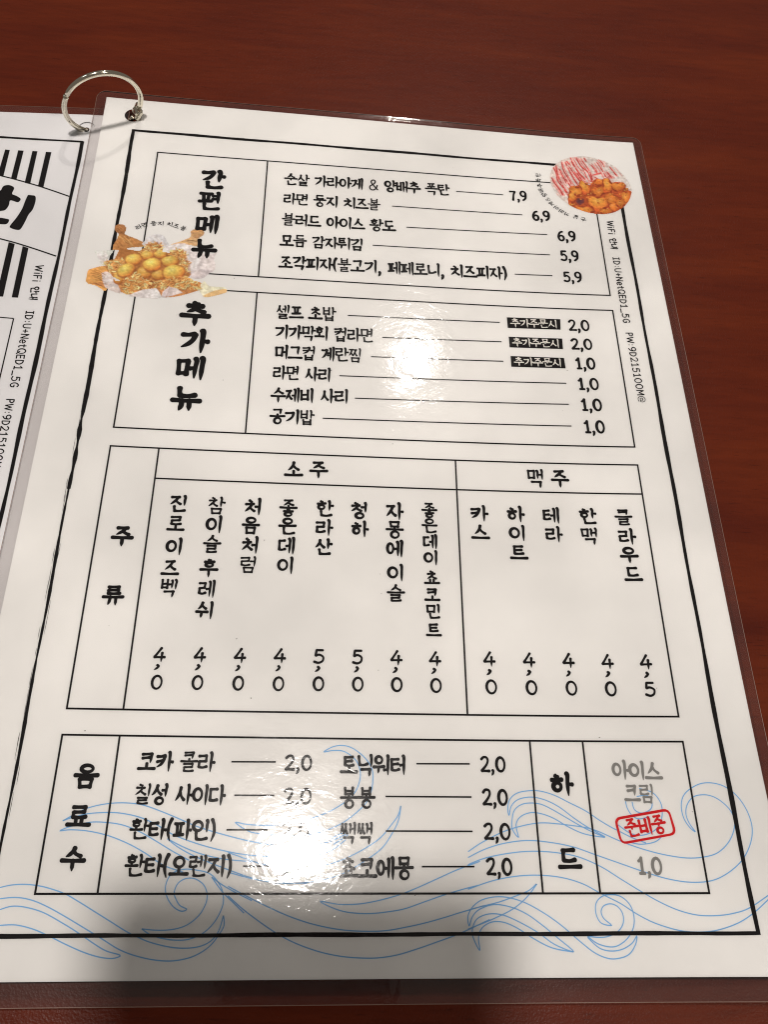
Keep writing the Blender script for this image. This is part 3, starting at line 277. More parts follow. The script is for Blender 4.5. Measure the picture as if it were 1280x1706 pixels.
def cons(j, pos):
    """strokes of a consonant in the unit box; pos 'v' beside a vowel, 'h' above one, 'f' final"""
    if j == 'ㄱ':
        if pos == 'v': return [S((.02, .12), (.45, .12), (.9, .05), c=0), S((.93, .07), (.80, .45), (.50, .76), (.05, 1.0), c=1, t='t')]
        return [S((.02, .1), (.92, .05)), S((.92, .05), (.86, .5), (.82, 1.0), c=1, t='t')]
    if j == 'ㅋ':
        return cons('ㄱ', pos) + [S((.04, .55), (.74, .46))]
    if j == 'ㄴ': return [S((.08, .0), (.1, .45), (.16, .88), c=1), S((.12, .9), (.55, .95), (1.0, .80), c=1)]
    if j == 'ㄷ': return [S((.06, .08), (.90, .05)), S((.10, .08), (.08, .5), (.12, .92), c=1), S((.1, .93), (.5, .97), (.97, .88), c=1)]
    if j == 'ㅌ': return cons('ㄷ', pos) + [S((.12, .5), (.82, .46))]
    if j == 'ㄹ': return [S((.02, .05), (.90, .03)), S((.88, .04), (.84, .46)), S((.08, .5), (.86, .45)), S((.08, .5), (.08, .93)), S((.06, .95), (.5, 1.0), (.98, .91), c=1)]
    if j == 'ㅁ': return [S((.06, .02), (.14, .98)), S((.06, .07), (.94, .04)), S((.94, .04), (.86, 1.0)), S((.14, .93), (.88, .90))]
    if j == 'ㅂ': return [S((.08, -.05), (.12, 1.0)), S((.9, -.08), (.88, 1.02)), S((.1, .47), (.9, .43)), S((.12, .94), (.88, .92))]
    if j == 'ㅅ': return [S((.52, -.02), (.44, .35), (.26, .70), (-.02, 1.0), c=1, t='t'), S((.46, .38), (.66, .68), (1.0, .96), c=1)]
    if j == 'ㅈ': return [S((.05, .08), (.86, .04)), S((.66, .07), (.48, .48), (.0, 1.0), c=1, t='t'), S((.46, .46), (.68, .74), (1.0, .97), c=1)]
    if j == 'ㅊ':
        return [S((.38, -.06), (.60, .08))] + [([(x, .24 + y * .76) for x, y in p], c, t) for p, c, t in cons('ㅈ', pos)]
    if j == 'ㅍ': return [S((.04, .07), (.96, .05)), S((.30, .1), (.34, .88)), S((.70, .1), (.66, .88)), S((.0, .97), (.5, .96), (1.0, .90), c=0)]
    if j == 'ㅎ': return [S((.40, -.05), (.60, .05)), S((.04, .27), (.96, .23)), ELL(.16, .43, .84, 1.0)]
    if j == 'ㅇ': return [ELL(.06, .04, .94, .98)]
    if j in 'ㅆㅉㄲㄸㅃ':
        b = {'ㅆ': 'ㅅ', 'ㅉ': 'ㅈ', 'ㄲ': 'ㄱ', 'ㄸ': 'ㄷ', 'ㅃ': 'ㅂ'}[j]; r = []
        for o in (0, .5): r += [([(o + x * .5, y) for x, y in p], c, t) for p, c, t in cons(b, pos)]
        return r
    return []
def fit(strokes, b): return [([(b[0] + x * (b[2] - b[0]), b[1] + y * (b[3] - b[1])) for x, y in p], c, t) for p, c, t in strokes]
def vbar(x, y0, y1): return S((x - .03, y0), (x + .015, y0 + .12), (x, (y0 + y1) / 2), (x - .01, y1), c=1, t='t')
def hbar(x0, x1, y): return S((x0, y), ((x0 + x1) / 2, y + .005), (x1, y - .01), t='b')
def syllable(ch):
    n = ord(ch) - 0xAC00; L = CHO[n // 588]; V = JUNG[n % 588 // 28]; T = JONG[n % 28]; f = T != ' '; r = []
    y1 = .60 if f else 1.02
    ly = .54 if f else .80; l0 = .04 if f else .14
    if V in 'ㅏㅑㅣㅓㅕ':
        x = .80 if V in 'ㅏㅑ' else .88
        lx = .56 if V in 'ㅏㅑ' else (.60 if V in 'ㅓㅕ' else .64)
        r += fit(cons(L, 'v'), (.04, l0, lx, ly)); r.append(vbar(x, -.02, y1)); m = (y1) * .5
        if V == 'ㅏ': r.append(S((x + .02, m - .02), (1.0, m)))
        if V == 'ㅑ': r += [S((x + .02, m - .12), (1.0, m - .1)), S((x + .02, m + .08), (1.0, m + .1))]
        if V == 'ㅓ': r.append(S((x - .24, m - .01), (x - .02, m - .03)))
        if V == 'ㅕ': r += [S((x - .25, m - .10), (x - .02, m - .12)), S((x - .25, m + .08), (x - .02, m + .06))]
    elif V in 'ㅐㅔㅖㅒ':
        m = y1 * .5
        r += fit(cons(L, 'v'), (.02, l0, .44 if V == 'ㅐ' else .42, ly))
        a, b = (.62, .90) if V == 'ㅐ' else (.68, .91)
        r += [vbar(a, .04, y1 - .06), vbar(b, -.02, y1)]
        if V == 'ㅐ': r.append(S((a, m), (b, m - .01)))
        if V == 'ㅔ': r.append(S((a - .20, m), (a, m - .02)))
        if V == 'ㅖ': r += [S((a - .20, m - .09), (a, m - .11)), S((a - .20, m + .09), (a, m + .07))]
    elif V in 'ㅗㅛㅜㅠㅡ':
        if f:
            r += fit(cons(L, 'h'), (.21, -.03, .79, .31))
            yb = {'ㅗ': .47, 'ㅛ': .47, 'ㅜ': .42, 'ㅠ': .42, 'ㅡ': .45}[V]; r.append(hbar(.0, 1.0, yb))
            if V == 'ㅗ': r.append(S((.5, .33), (.5, yb), t='n'))
            if V == 'ㅛ': r += [S((.36, .33), (.38, yb), t='n'), S((.62, .33), (.61, yb), t='n')]
            if V == 'ㅜ': r.append(S((.5, yb), (.5, .60), t='t'))
            if V == 'ㅠ': r += [S((.36, yb), (.34, .60), t='t'), S((.64, yb), (.64, .60), t='t')]
        elif V in 'ㅗㅛㅡ':
            r += fit(cons(L, 'h'), (.18, .06, .80, .56 if V != 'ㅡ' else .62)); r.append(hbar(.0, 1.0, .88))
            if V == 'ㅗ': r.append(S((.5, .60), (.5, .88), t='n'))
            if V == 'ㅛ': r += [S((.37, .62), (.38, .88), t='n'), S((.63, .62), (.62, .88), t='n')]
        else:
            r += fit(cons(L, 'h'), (.18, .0, .82, .40)); r.append(hbar(-.01, 1.01, .58))
            if V == 'ㅜ': r.append(S((.5, .58), (.5, 1.04), t='t'))
            else: r += [S((.35, .58), (.34, .82), (.27, 1.03), c=1, t='t'), S((.64, .58), (.65, 1.03), t='t')]
    else:
        k = .58 if f else 1.0
        r += fit(cons(L, 'h'), (.08, .02, .56, .42 * (k + .25 if f else 1))); yb = .66 if not f else .47
        x = .82 if V in 'ㅘ' else .90
        if V in 'ㅘㅚ': r += [hbar(-.01, .66, yb + .04), S((.32, yb - .14), (.32, yb + .03), t='n')]
        if V in 'ㅟㅝ': r += [hbar(-.01, .66, yb - .06), S((.32, yb - .06), (.27, yb + (.28 if not f else .12)), t='t')]
        if V == 'ㅢ': r += [hbar(-.01, .66, yb + .04)]
        r.append(vbar(x, -.02, y1))
        if V == 'ㅘ': r.append(S((x + .02, y1 * .5), (1.02, y1 * .5 + .01)))
        if V == 'ㅝ': r.append(S((x - .26, yb + .12), (x - .02, yb + .10)))
    if f:
        b = (.20, .68, .84, 1.0)
        if V in 'ㅗㅛㅜㅠㅡ': b = (.20, .60 if V in 'ㅗㅛㅡ' else .68, .80, 1.0)
        if T in 'ㄴ': b = (b[0] + .02, b[1] - .03, .92, b[3] - .02)
        if T in 'ㄱ': b = (.22, .72, .84, 1.10)
        if T in 'ㅇ': b = (.26, b[1] - .02, .78, 1.02)
        r += fit(cons(T, 'f'), b)
        if V in 'ㅗㅛㅜㅠㅡ': r = fit(r, (0, .0, 1, .99))
    return r
LAT = {
 '0': ([ELL(.08, .02, .92, .98)], .72), '1': ([S((.18, .22), (.52, .04)), S((.53, .0), (.53, .94), t='n'), S((.22, .97), (.84, .97), t='n')], .58),
 '2': ([S((.10, .18), (.35, .02), (.68, .04), (.80, .26), (.60, .56), (.12, .95), c=1), S((.12, .95), (.90, .95))], .70),
 '4': ([S((.60, .0), (.05, .68)), S((.05, .69), (.95, .67)), S((.70, .36), (.66, 1.04), t='t')], .70),
 '5': ([S((.82, .04), (.25, .04), t='n'), S((.25, .04), (.18, .44), t='n'), S((.18, .44), (.50, .37), (.84, .54), (.80, .84), (.46, .98), (.08, .90), c=1)], .68),
 '6': ([S((.78, .04), (.40, .14), (.12, .50), (.14, .78), (.34, .96), (.62, .97), (.84, .80), (.80, .56), (.54, .46), (.24, .52), (.12, .68), c=1, t='n')], .70),
 '7': ([S((.10, .05), (.88, .05)), S((.88, .05), (.62, .40), (.42, 1.0), c=1)], .66),
 '9': ([S((.86, .32), (.74, .50), (.46, .56), (.20, .46), (.12, .24), (.30, .05), (.60, .02), (.84, .16), (.88, .42), (.74, .78), (.36, .99), c=1, t='n')], .70),
 ',': ([S((.40, .90), (.52, .98), (.42, 1.12), (.18, 1.26), c=1, t='t')], .34),
 '(': ([S((.70, -.06), (.34, .24), (.28, .66), (.66, 1.06), c=1, t='t')], .36), ')': ([S((.30, -.06), (.66, .24), (.72, .66), (.34, 1.06), c=1, t='t')], .36),
 '&': ([S((.90, .92), (.30, .34), (.28, .10), (.50, .02), (.66, .16), (.52, .38), (.12, .62), (.16, .88), (.44, .96), (.72, .80), (.86, .50), c=1, t='n')], .85),
 'W': ([S((.02, .04), (.22, .96), t='n'), S((.22, .96), (.5, .2), t='n'), S((.5, .2), (.76, .96), t='n'), S((.76, .96), (.98, .04), t='n')], .85),
 'i': ([S((.5, .36), (.5, .98), t='n'), S((.5, .08), (.5, .12), t='n')], .30), 'F': ([S((.12, .04), (.12, .98), t='n'), S((.12, .06), (.90, .04), t='n'), S((.12, .5), (.78, .48), t='n')], .55),
 'I': ([S((.5, .04), (.5, .96), t='n'), S((.12, .05), (.88, .05), t='n'), S((.12, .96), (.88, .96), t='n')], .45),
 'D': ([S((.12, .04), (.12, .96), t='n'), S((.12, .05), (.60, .12), (.90, .48), (.62, .88), (.12, .96), c=1, t='n')], .62),
 ':': ([S((.5, .35), (.5, .39), t='n'), S((.5, .80), (.5, .84), t='n')], .34), 'U': ([S((.10, .04), (.12, .66), (.30, .93), (.70, .93), (.88, .66), (.90, .04), c=1, t='n')], .64),
 '+': ([S((.5, .30), (.5, .84), t='n'), S((.08, .57), (.92, .57), t='n')], .52), 'N': ([S((.10, .98), (.12, .04), t='n'), S((.12, .04), (.88, .96), t='n'), S((.88, .96), (.90, .04), t='n')], .64),
 'e': ([S((.12, .66), (.88, .62), (.74, .38), (.42, .32), (.12, .56), (.16, .86), (.50, .98), (.86, .90), c=1, t='n')], .52), 't': ([S((.45, .10), (.44, .80), (.66, .96), (.88, .92), c=1, t='n'), S((.10, .36), (.86, .34), t='n')], .44),
 'Q': ([ELL(.06, .02, .94, .98), S((.56, .72), (.98, 1.06), t='n')], .70), 'E': ([S((.12, .04), (.12, .96), t='n'), S((.12, .05), (.88, .04), t='n'), S((.12, .5), (.80, .48), t='n'), S((.12, .96), (.90, .95), t='n')], .56),
 '_': ([S((.0, 1.06), (1.0, 1.06), t='n')], .56), 'G': ([S((.86, .16), (.54, .03), (.18, .26), (.12, .66), (.44, .97), (.84, .84), (.88, .54), c=1, t='n'), S((.52, .54), (.88, .54), t='n')], .64),
 'P': ([S((.12, .04), (.12, .98), t='n'), S((.12, .05), (.60, .06), (.86, .28), (.60, .52), (.12, .54), c=1, t='n')], .58), 'M': ([S((.08, .98), (.14, .04), t='n'), S((.14, .04), (.5, .7), t='n'), S((.5, .7), (.86, .04), t='n'), S((.86, .04), (.92, .98), t='n')], .76),
 '@': ([ELL(.30, .34, .66, .72), S((.66, .34), (.68, .66), (.84, .72), (.96, .46), (.80, .12), (.44, .02), (.10, .24), (.04, .62), (.26, .94), (.62, 1.0), (.86, .92), c=1, t='n')], .84)}
def glyph(ch):
    if ch in LAT: return LAT[ch]
    if 0xAC00 <= ord(ch) <= 0xD7A3: return syllable(ch), 1.0
    return [], .40
def draw_glyph(mb, ch, org, ux, uy, w, up0):
    """org: top-left in mm; ux, uy: em vectors in mm; w: stroke width in em"""
    st = glyph(ch)[0]; em = math.sqrt(math.hypot(*ux) * math.hypot(*uy)) if ord(ch) >= 0xAC00 else math.hypot(*uy) * .82; n = len(st)
    if 0xAC00 <= ord(ch) and (ord(ch) - 0xAC00) % 28 and JUNG[(ord(ch) - 0xAC00) % 588 // 28] in 'ㅗㅛㅜㅠㅡ': w *= .90 if n < 7 else .94
    if 0xAC00 <= ord(ch) and n > 6: w *= max(.66, 1 - (n - 6) * .055)
    for k, (P, c, t) in enumerate(st):
        j = .012
        Q = [(x + random.uniform(-j, j), y + random.uniform(-j, j)) for x, y in P] if t not in 'on' else list(P)
        if c: Q = catmull(Q, 4)
        elif t != 'o' and len(Q) == 2: Q = [Q[0], ((Q[0][0] * 2 + Q[1][0]) / 3, (Q[0][1] * 2 + Q[1][1]) / 3), ((Q[0][0] + Q[1][0] * 2) / 3, (Q[0][1] + Q[1][1] * 2) / 3), Q[1]]
        Q = [(org[0] + x * ux[0] + y * uy[0], org[1] + x * ux[1] + y * uy[1]) for x, y in Q]
        W = w * (1.50 if ord(ch) >= 0xAC00 else 1.66 if ch not in '@&' else 1.0) * em * random.uniform(.95, 1.06)
        if t == 't': wf = lambda s, W=W: W * (1.10 - .25 * min(1, s * 3) + .12 * s if s < .6 else (.92 - .62 * ((s - .6) / .4) ** 1.6))
        elif t == 'b': wf = lambda s, W=W: W * (1.04 - .24 * math.sin(math.pi * min(1, s * 1.02)) + .04 * s)
        elif t == 'o': wf = lambda s, W=W: W * (.92 + .16 * math.sin(2 * math.pi * s + .6))
        else: wf = lambda s, W=W: W * .96
        ribbon(mb, Q, wf, up0 + k * 1.2e-6, closed=(t == 'o'))
def text_object(entry, parent, base=INK0, name='text_line', color=None):
    kind, s, d, m, col, wt = entry; mb = MB(); m *= .93
    if kind in ('row', 'mono'):
        x0, y0, x1, y1 = d; D = math.dist((x0, y0), (x1, y1)); u = ((x1 - x0) / D, (y1 - y0) / D); v = (-u[1], u[0])
        i = (.06 if ord(s[0]) > 255 else .02) * m; x0 += u[0] * i; y0 += u[1] * i; D -= 2 * i
        adv = [glyph(c)[1] * (.86 if kind == 'mono' and ord(c) > 0xAC00 else 1) for c in s]
        gap = .05 if kind == 'row' else .12
        tot = sum(adv) + gap * (len(s) - 1); sx = D / tot; x = 0
        for c, a in zip(s, adv):
            o = (x0 + u[0] * x - v[0] * m / 2, y0 + u[1] * x - v[1] * m / 2)
            draw_glyph(mb, c, o, (u[0] * sx * a, u[1] * sx * a), (v[0] * m, v[1] * m), wt if a > .8 or kind == 'mono' else wt * 1.12, base); x += (a + gap) * sx
    else:
        for c, (X, Y, w, h, ang) in zip(s, d):
            w *= .94; h *= .86; a = math.radians(ang); u = (math.cos(a), math.sin(a)); v = (-u[1], u[0])
            if c == ',': o = (X - .5 * w, Y - .0 * h); uy = (0, h); o = (X - u[0] * w * .5, Y - h * 1.05)
            else: o = (X - u[0] * w / 2 - v[0] * h / 2, Y - u[1] * w / 2 - v[1] * h / 2)
            draw_glyph(mb, c, o, (u[0] * w, u[1] * w), (v[0] * h, v[1] * h), wt, base)
    return mb.build(name, MATS[color or col], parent, label='printed text "%s"' % s if col == 'ink' else 'printed %s text "%s"' % (col, s))

# ---- flat polygons --------------------------------------------------
def fill(mb, P, up, col=None):
    P3 = [Vector((x, y, 0)) for x, y in P]; tr = tessellate_polygon([P3])
    mb.add([world_pt(x, y, up) for x, y in P], up_faces(P, tr), col)
def strip_quad(mb, q, up, n=6):
    a, b, c, d = q; V2 = []
    for k in range(n + 1):
        t = k / n; V2 += [(a[0] + (b[0] - a[0]) * t, a[1] + (b[1] - a[1]) * t), (d[0] + (c[0] - d[0]) * t, d[1] + (c[1] - d[1]) * t)]
    F = up_faces(V2, [(2 * k, 2 * k + 1, 2 * k + 3, 2 * k + 2) for k in range(n)])
    mb.add([world_pt(x, y, up) for x, y in V2], F)
def rule(mb, a, b, w, up, rough=0, dry=0, step=4):
    P = subdiv([a, b], step if not rough else 2.2)
    ph = [random.uniform(0, 6.28) for _ in range(4)]; n = len(P) - 1
    if rough:
        dx, dy = b[0] - a[0], b[1] - a[1]; l = math.hypot(dx, dy); nx, ny = -dy / l, dx / l
        P = [(x + nx * rough * .35 * math.sin(i * .31 + ph[0]) * min(1, i / 3, (n - i) / 3), y + ny * rough * .35 * math.sin(i * .31 + ph[0]) * min(1, i / 3, (n - i) / 3)) for i, (x, y) in enumerate(P)]
    wf = lambda t: w + (rough * (.5 * math.sin(t * 17 + ph[1]) + .35 * math.sin(t * 61 + ph[2]) + .25 * math.sin(t * 143 + ph[3])) if rough else 0)
    ribbon(mb, P, wf, up, cap=False)

def sheet_mesh(mb, outline, holes, up, step=4.0, lift=None):
    """triangulated sheet inside outline (mm) without the round holes"""
    vs = []; es = []
    def loop(pts):
        b = len(vs); vs.extend(pts); es.extend([(b + i, b + (i + 1) % len(pts)) for i in range(len(pts))])
    ol = subdiv(outline + [outline[0]], step)[:-1]; loop(ol)
    for (cx, cy, r) in holes: loop([(cx + r * math.cos(a), cy + r * math.sin(a)) for a in [2 * math.pi * k / 28 for k in range(28)]])
    xs = [p[0] for p in outline]; ys = [p[1] for p in outline]
    def inside(x, y):
        c = False; j = len(outline) - 1
        for i in range(len(outline)):
            (xi, yi), (xj, yj) = outline[i], outline[j]
            if (yi > y) != (yj > y) and x < (xj - xi) * (y - yi) / (yj - yi) + xi: c = not c
            j = i
        return c and all((x - cx) ** 2 + (y - cy) ** 2 > r * r for cx, cy, r in holes)
    y = min(ys) + step / 2
    while y < max(ys):
        x = min(xs) + step / 2
        while x < max(xs):
            if inside(x, y) and min(x - min(xs), max(xs) - x, y - min(ys), max(ys) - y) > .8: vs.append((x, y))
            x += step
        y += step
    r = delaunay_2d_cdt([Vector(v) for v in vs], es, [], 0, 1e-5)
    V2 = [(v[0], v[1]) for v in r[0]]; F = []
    for f in r[2]:
        cx = sum(V2[i][0] for i in f) / len(f); cy = sum(V2[i][1] for i in f) / len(f)
        if inside(cx, cy): F.append(tuple(f))
    mb.add([world_pt(a, b, up + (lift(a, b) if lift else 0)) for a, b in V2], up_faces(V2, F))
def rounded(x0, y0, x1, y1, r):
    P = []
    for cx, cy, a0 in ((x1 - r, y0 + r, -90), (x1 - r, y1 - r, 0), (x0 + r, y1 - r, 90), (x0 + r, y0 + r, 180)):
        for k in range(6):
            a = math.radians(a0 + 90 * k / 5); P.append((cx + r * math.cos(a), cy + r * math.sin(a)))
    return P
def edge_wall(mb, P, z0, z1, width=.22, lift=None):
    """the cut rim of a film: a low bead along its outline"""
    P = subdiv(P + [P[0]], 4.0); n = len(P) - 1; V = []; F = []
    for i in range(n):
        a, b = P[i - 1] if i else P[n - 1], P[(i + 1) % n]
        tx, ty = b[0] - a[0], b[1] - a[1]; l = math.hypot(tx, ty); nx, ny = ty / l, -tx / l
        x, y = P[i]; q = lift(x, y) if lift else 0
        V += [world_pt(x, y, z0), world_pt(x + nx * width * .5, y + ny * width * .5, (z0 + z1) / 2 + q), world_pt(x, y, z1 + q), world_pt(x - nx * width * .4, y - ny * width * .4, z1 + q - 1e-5)]
    for i in range(n):
        a = 4 * i; b = 4 * ((i + 1) % n)
        for k in range(3): F.append((a + k, b + k, b + k + 1, a + k + 1))
    mb.add(V, F)

# ------------------------------------------------------------------ table
def tube(mb, pts, rad, n=14, flat=1.0, closed=False):
    """round bar along 3D points (metres); rad is a number or a list"""
    P = [Vector(p) for p in pts]; m = len(P); V = []; F = []
    up = None
    for i in range(m):
        a, b = (P[i - 1], P[(i + 1) % m]) if closed else (P[max(0, i - 1)], P[min(m - 1, i + 1)])
        t = (b - a).normalized()
        if up is None:
            up = t.orthogonal().normalized()
        else: up = (up - t * up.dot(t)).normalized()
        s = t.cross(up); r = rad[i] if isinstance(rad, list) else rad
        for k in range(n):
            A = 2 * math.pi * k / n; V.append(tuple(P[i] + up * r * math.cos(A) * flat + s * r * math.sin(A)))
    for i in range(m if closed else m - 1):
        j = (i + 1) % m
        for k in range(n): F.append((i * n + k, i * n + (k + 1) % n, j * n + (k + 1) % n, j * n + k))
    if not closed: F += [tuple(range(n))[::-1], tuple((m - 1) * n + k for k in range(n))]
    mb.add(V, F)

mb = MB()
X0, X1, Y0, Y1 = -.35, .75, -.45, .55
zt = TABLE_Z; th = .03; bev = .004
ring = [(X0, Y0), (X1, Y0), (X1, Y1), (X0, Y1)]
def lp(off, z): return [(X0 + off, Y0 + off, z), (X1 - off, Y0 + off, z), (X1 - off, Y1 - off, z), (X0 + off, Y1 - off, z)]
vs = lp(bev, zt) + lp(bev * .3, zt - bev * .3) + lp(0, zt - bev) + lp(0, zt - th)
fs = [(0, 1, 2, 3)] + [(k * 4 + i, (k + 1) * 4 + i, (k + 1) * 4 + (i + 1) % 4, k * 4 + (i + 1) % 4) for k in range(3) for i in range(4)] + [(15, 14, 13, 12)]
mb.add(vs, fs)
t = mb.build('table_top', M_WOOD)
tag(t, 'dark reddish brown wood grain restaurant table top under the laminated menu', 'table')

# ------------------------------------------------------------------ left sheet (lies under the right one)
HOLE_R = (10.95, 8.2, 3.15); HOLE_L = (-5.4, 15.9, 3.0)
LT = LEFT['top']; ax, ay = LT[0]; bx, by = LT[2]; sl = (by - ay) / (bx - ax)
fs_ = LEFT['frame_side']; fx0, fy0 = fs_[0]; fx1, fy1 = fs_[4]
side = (fx1 - fx0) / (fy1 - fy0)
RT = (5.6, by + sl * (5.6 - bx)); W_, H_ = 210, 297
ex = Vector((1, sl)).normalized(); ey = Vector((-ex[1], ex[0]))
def lpt(u, v): return (RT[0] - u, RT[1] - sl * u + v)
def make_left(zp, film, holes, label, grp):
    root = empty('menu_sheet', world_pt(*lpt(60, 100), zp))
    tag(root, label, 'menu')
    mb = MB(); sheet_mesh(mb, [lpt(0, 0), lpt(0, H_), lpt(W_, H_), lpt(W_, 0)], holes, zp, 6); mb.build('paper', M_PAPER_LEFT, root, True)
    out_ = [lpt(-3.6, -3.2), lpt(-3.6, H_ + 4), lpt(W_ + 4, H_ + 4), lpt(W_ + 4, -3.2)]
    mb = MB(); sheet_mesh(mb, out_, holes, zp + film, 6); fo = mb.build('laminate_film', M_MARGIN if False else M_FILM, root, True)
    return root, out_
under, _ = make_left(-.00105, .00012, [(HOLE_L[0] - .2, HOLE_L[1] + .5, 1.15)], 'laminated sheet mostly hidden beneath the left menu page, showing white through its punched hole', None)
LZ = -.00062
left, lo = make_left(LZ, .00014, [HOLE_L], 'left menu page with thick black stripes and big brush lettering, partly under the larger page', None)
def margin(mb, outer, inner, up, lift=None):
    n = len(outer)
    for i in range(n):
        a, b = outer[i], outer[(i + 1) % n]; c, d = inner[(i + 1) % n], inner[i]
        k = max(1, int(math.dist(a, b) / 5)); m = 3; V2 = []
        for s in range(k + 1):
            t = s / k; p = (a[0] + (b[0] - a[0]) * t, a[1] + (b[1] - a[1]) * t); q = (d[0] + (c[0] - d[0]) * t, d[1] + (c[1] - d[1]) * t)
            for r in range(m + 1): V2.append((p[0] + (q[0] - p[0]) * r / m, p[1] + (q[1] - p[1]) * r / m))
        F = [(s * (m + 1) + r, s * (m + 1) + r + 1, (s + 1) * (m + 1) + r + 1, (s + 1) * (m + 1) + r) for s in range(k) for r in range(m)]
        mb.add([world_pt(x, y, up + (lift(x, y) if lift else 0)) for x, y in V2], up_faces(V2, F))
mb = MB(); margin(mb, lo, [lpt(0, 0), lpt(0, H_), lpt(W_, H_), lpt(W_, 0)], LZ - 2e-5); mb.build('sealed_margin', M_MARGIN, left)
mb = MB(); edge_wall(mb, lo, LZ - 3e-5, LZ + .00015); mb.build('film_edge', M_EDGE, left)
LI = LZ + 1.5e-5
mb = MB()
ft = LEFT['frame_top']; d0 = (ft[2][0] - ft[0][0], ft[2][1] - ft[0][1]); far = (ft[2][0] - d0[0] * 5, ft[2][1] - d0[1] * 5)
rule(mb, far, (ft[2][0] + .4, ft[2][1]), .95, LI, .18)
fa, fb = fs_[0], fs_[-1]; dd = (fb[0] - fa[0], fb[1] - fa[1])
rule(mb, fa, (fa[0] + dd[0] * 1.9, fa[1] + dd[1] * 1.9), 1.25, LI + 1e-6, .3)
mb.build('border_frame', M_INK, left, label='black hand drawn border line')
for q in LEFT['stripes']:
    mb = MB(); strip_quad(mb, q, LI, 4); mb.build('stripe', M_INK, left)
for k in ('rule_upper', 'rule_lower'):
    mb = MB(); P = LEFT[k]; e = (P[0][0] - (P[-1][0] - P[0][0]) * 1.2, P[0][1] - (P[-1][1] - P[0][1]) * .9)
    ribbon(mb, catmull([e] + P, 4), lambda t: .55, LI + 2e-6, cap=False); mb.build('curved_line', M_INK, left)
mb = MB()
for k, P in enumerate(LEFT['glyph']):
    Q = catmull(P + [P[0]], 4)[:-1]; fill(mb, Q, LI + 3e-6 + k * 1e-6)
mb.build('brush_lettering', M_INK, left, label='large black brush written Korean character')
mb = MB(); bx_ = LEFT['box']; e = (bx_[0][0] - 60, bx_[0][1] - 60 * (bx_[1][1] - bx_[0][1]) / (bx_[1][0] - bx_[0][0]))
rule(mb, e, bx_[1], .42, LI + 1e-6); dd = (bx_[3][0] - bx_[1][0], bx_[3][1] - bx_[1][1]); rule(mb, bx_[1], (bx_[1][0] + dd[0] * 5, bx_[1][1] + dd[1] * 5), .42, LI + 2e-6)
mb.build('box_outline', M_INK, left)
for e in LEFT_TEXT: text_object(e, left, LI + 2e-6)

# ------------------------------------------------------------------ right sheet, the main page
page = empty('menu_sheet', (0.105, -0.1485, 0))
tag(page, 'large laminated white menu page with price tables, food photos and blue waves', 'menu')
PW, PH = 210, 297
mb = MB(); sheet_mesh(mb, [(0, 0), (PW, 0), (PW, PH), (0, PH)], [HOLE_R], 0, 4); mb.build('paper', M_PAPER, page, True)
FX0, FY0, FX1, FY1 = -3.6, -2.7, 213.2, 302.2
FILM = 1.6e-4
def curl(x, y):                       # the free margin lifts slightly beyond the paper
    k = 0
    if y < 0: k += .00030 * (y / 2.7) ** 2 * (.75 + .25 * math.sin(x * .045 + 1.9))
    return k
fo = rounded(FX0, FY0, FX1, FY1, 3.4)
mb = MB(); sheet_mesh(mb, fo, [HOLE_R], FILM, 4, curl); film = mb.build('laminate_film', M_FILM, page, True)
inner = []
for (x, y) in fo: inner.append((min(max(x, 0), PW), min(max(y, 0), PH)))
mb = MB(); margin(mb, fo, inner, -4e-5, curl); mb.build('sealed_margin', M_MARGIN, film, label='clear sealed laminate margin around the paper')
mb = MB(); edge_wall(mb, fo, -5e-5, FILM + 1e-5, .22, curl); mb.build('film_edge', M_EDGE, film)

# blue waves, printed first
for pts in WAVES:
    mb = MB(); P = catmull(pts, 5); P = [p for p in P if -0.5 < p[0] < 209.6 and p[1] < 296.5]
    if len(P) > 2:
        ribbon(mb, P, lambda t: .28, INK0 - 9e-6, cap=False); mb.build('wave_line', M_BLUE, page)

# outer frame
v = PG; I1 = INK0
mb = MB(); a, b, c, d = (v['xo'], v['y0']), (v['xp'], v['y0']), (v['xp'], v['y9']), (v['xo'], v['y9'])
rule(mb, (a[0] - .6, a[1]), b, 1.15, I1, .22)
rule(mb, b, (c[0], c[1] + .4), 1.15, I1 + 1e-6, .28)
rule(mb, (d[0] - .5, d[1]), (c[0] + .5, c[1]), .95, I1 + 2e-6, .16)
L0, L1 = a, d
m1 = (a[0], a[1] + (d[1] - a[1]) * .46); m2 = (a[0], a[1] + (d[1] - a[1]) * .56)
rule(mb, a, m1, 1.3, I1 + 3e-6, .34); rule(mb, m1, m2, 1.05, I1 + 3.5e-6, .5); rule(mb, m2, d, .78, I1 + 3e-6, .3)
for k in range(26):                   # dry bristle marks beside the left stroke
    y = random.uniform(130, 262); x = a[0] + random.choice((-1, 1)) * random.uniform(.5, .85); l = random.uniform(1.5, 7)
    ribbon(mb, subdiv([(x, y), (x + random.uniform(-.15, .15), y + l)], 2), lambda t: .11 * math.sin(math.pi * min(.98, max(.02, t))) + .02, I1 + 1e-6, cap=False)
mb.build('border_frame', M_INK, page, label='thick black brush drawn border around the page')
def box_table(x0, y0, x1, y1, lines):
    mb = MB(); w = .52; h = w / 2
    for q in (((x0 - h, y0), (x1 + h, y0)), ((x0 - h, y1), (x1 + h, y1)), ((x0, y0 + h), (x0, y1 - h)), ((x1, y0 + h), (x1, y1 - h))): rule(mb, *q, w, I1 + 1e-6)
    o = mb.build('table_outline', M_INK, page)
    for q in lines:
        mb = MB(); rule(mb, *q, w, I1 + 2e-6); mb.build('divider_line', M_INK, o)
xb, xr = v['xb'], v['xr']
box_table(xb, v['y1'], xr, v['y2'], [((v['d1'], v['y1']), (v['d1'], v['y2']))])
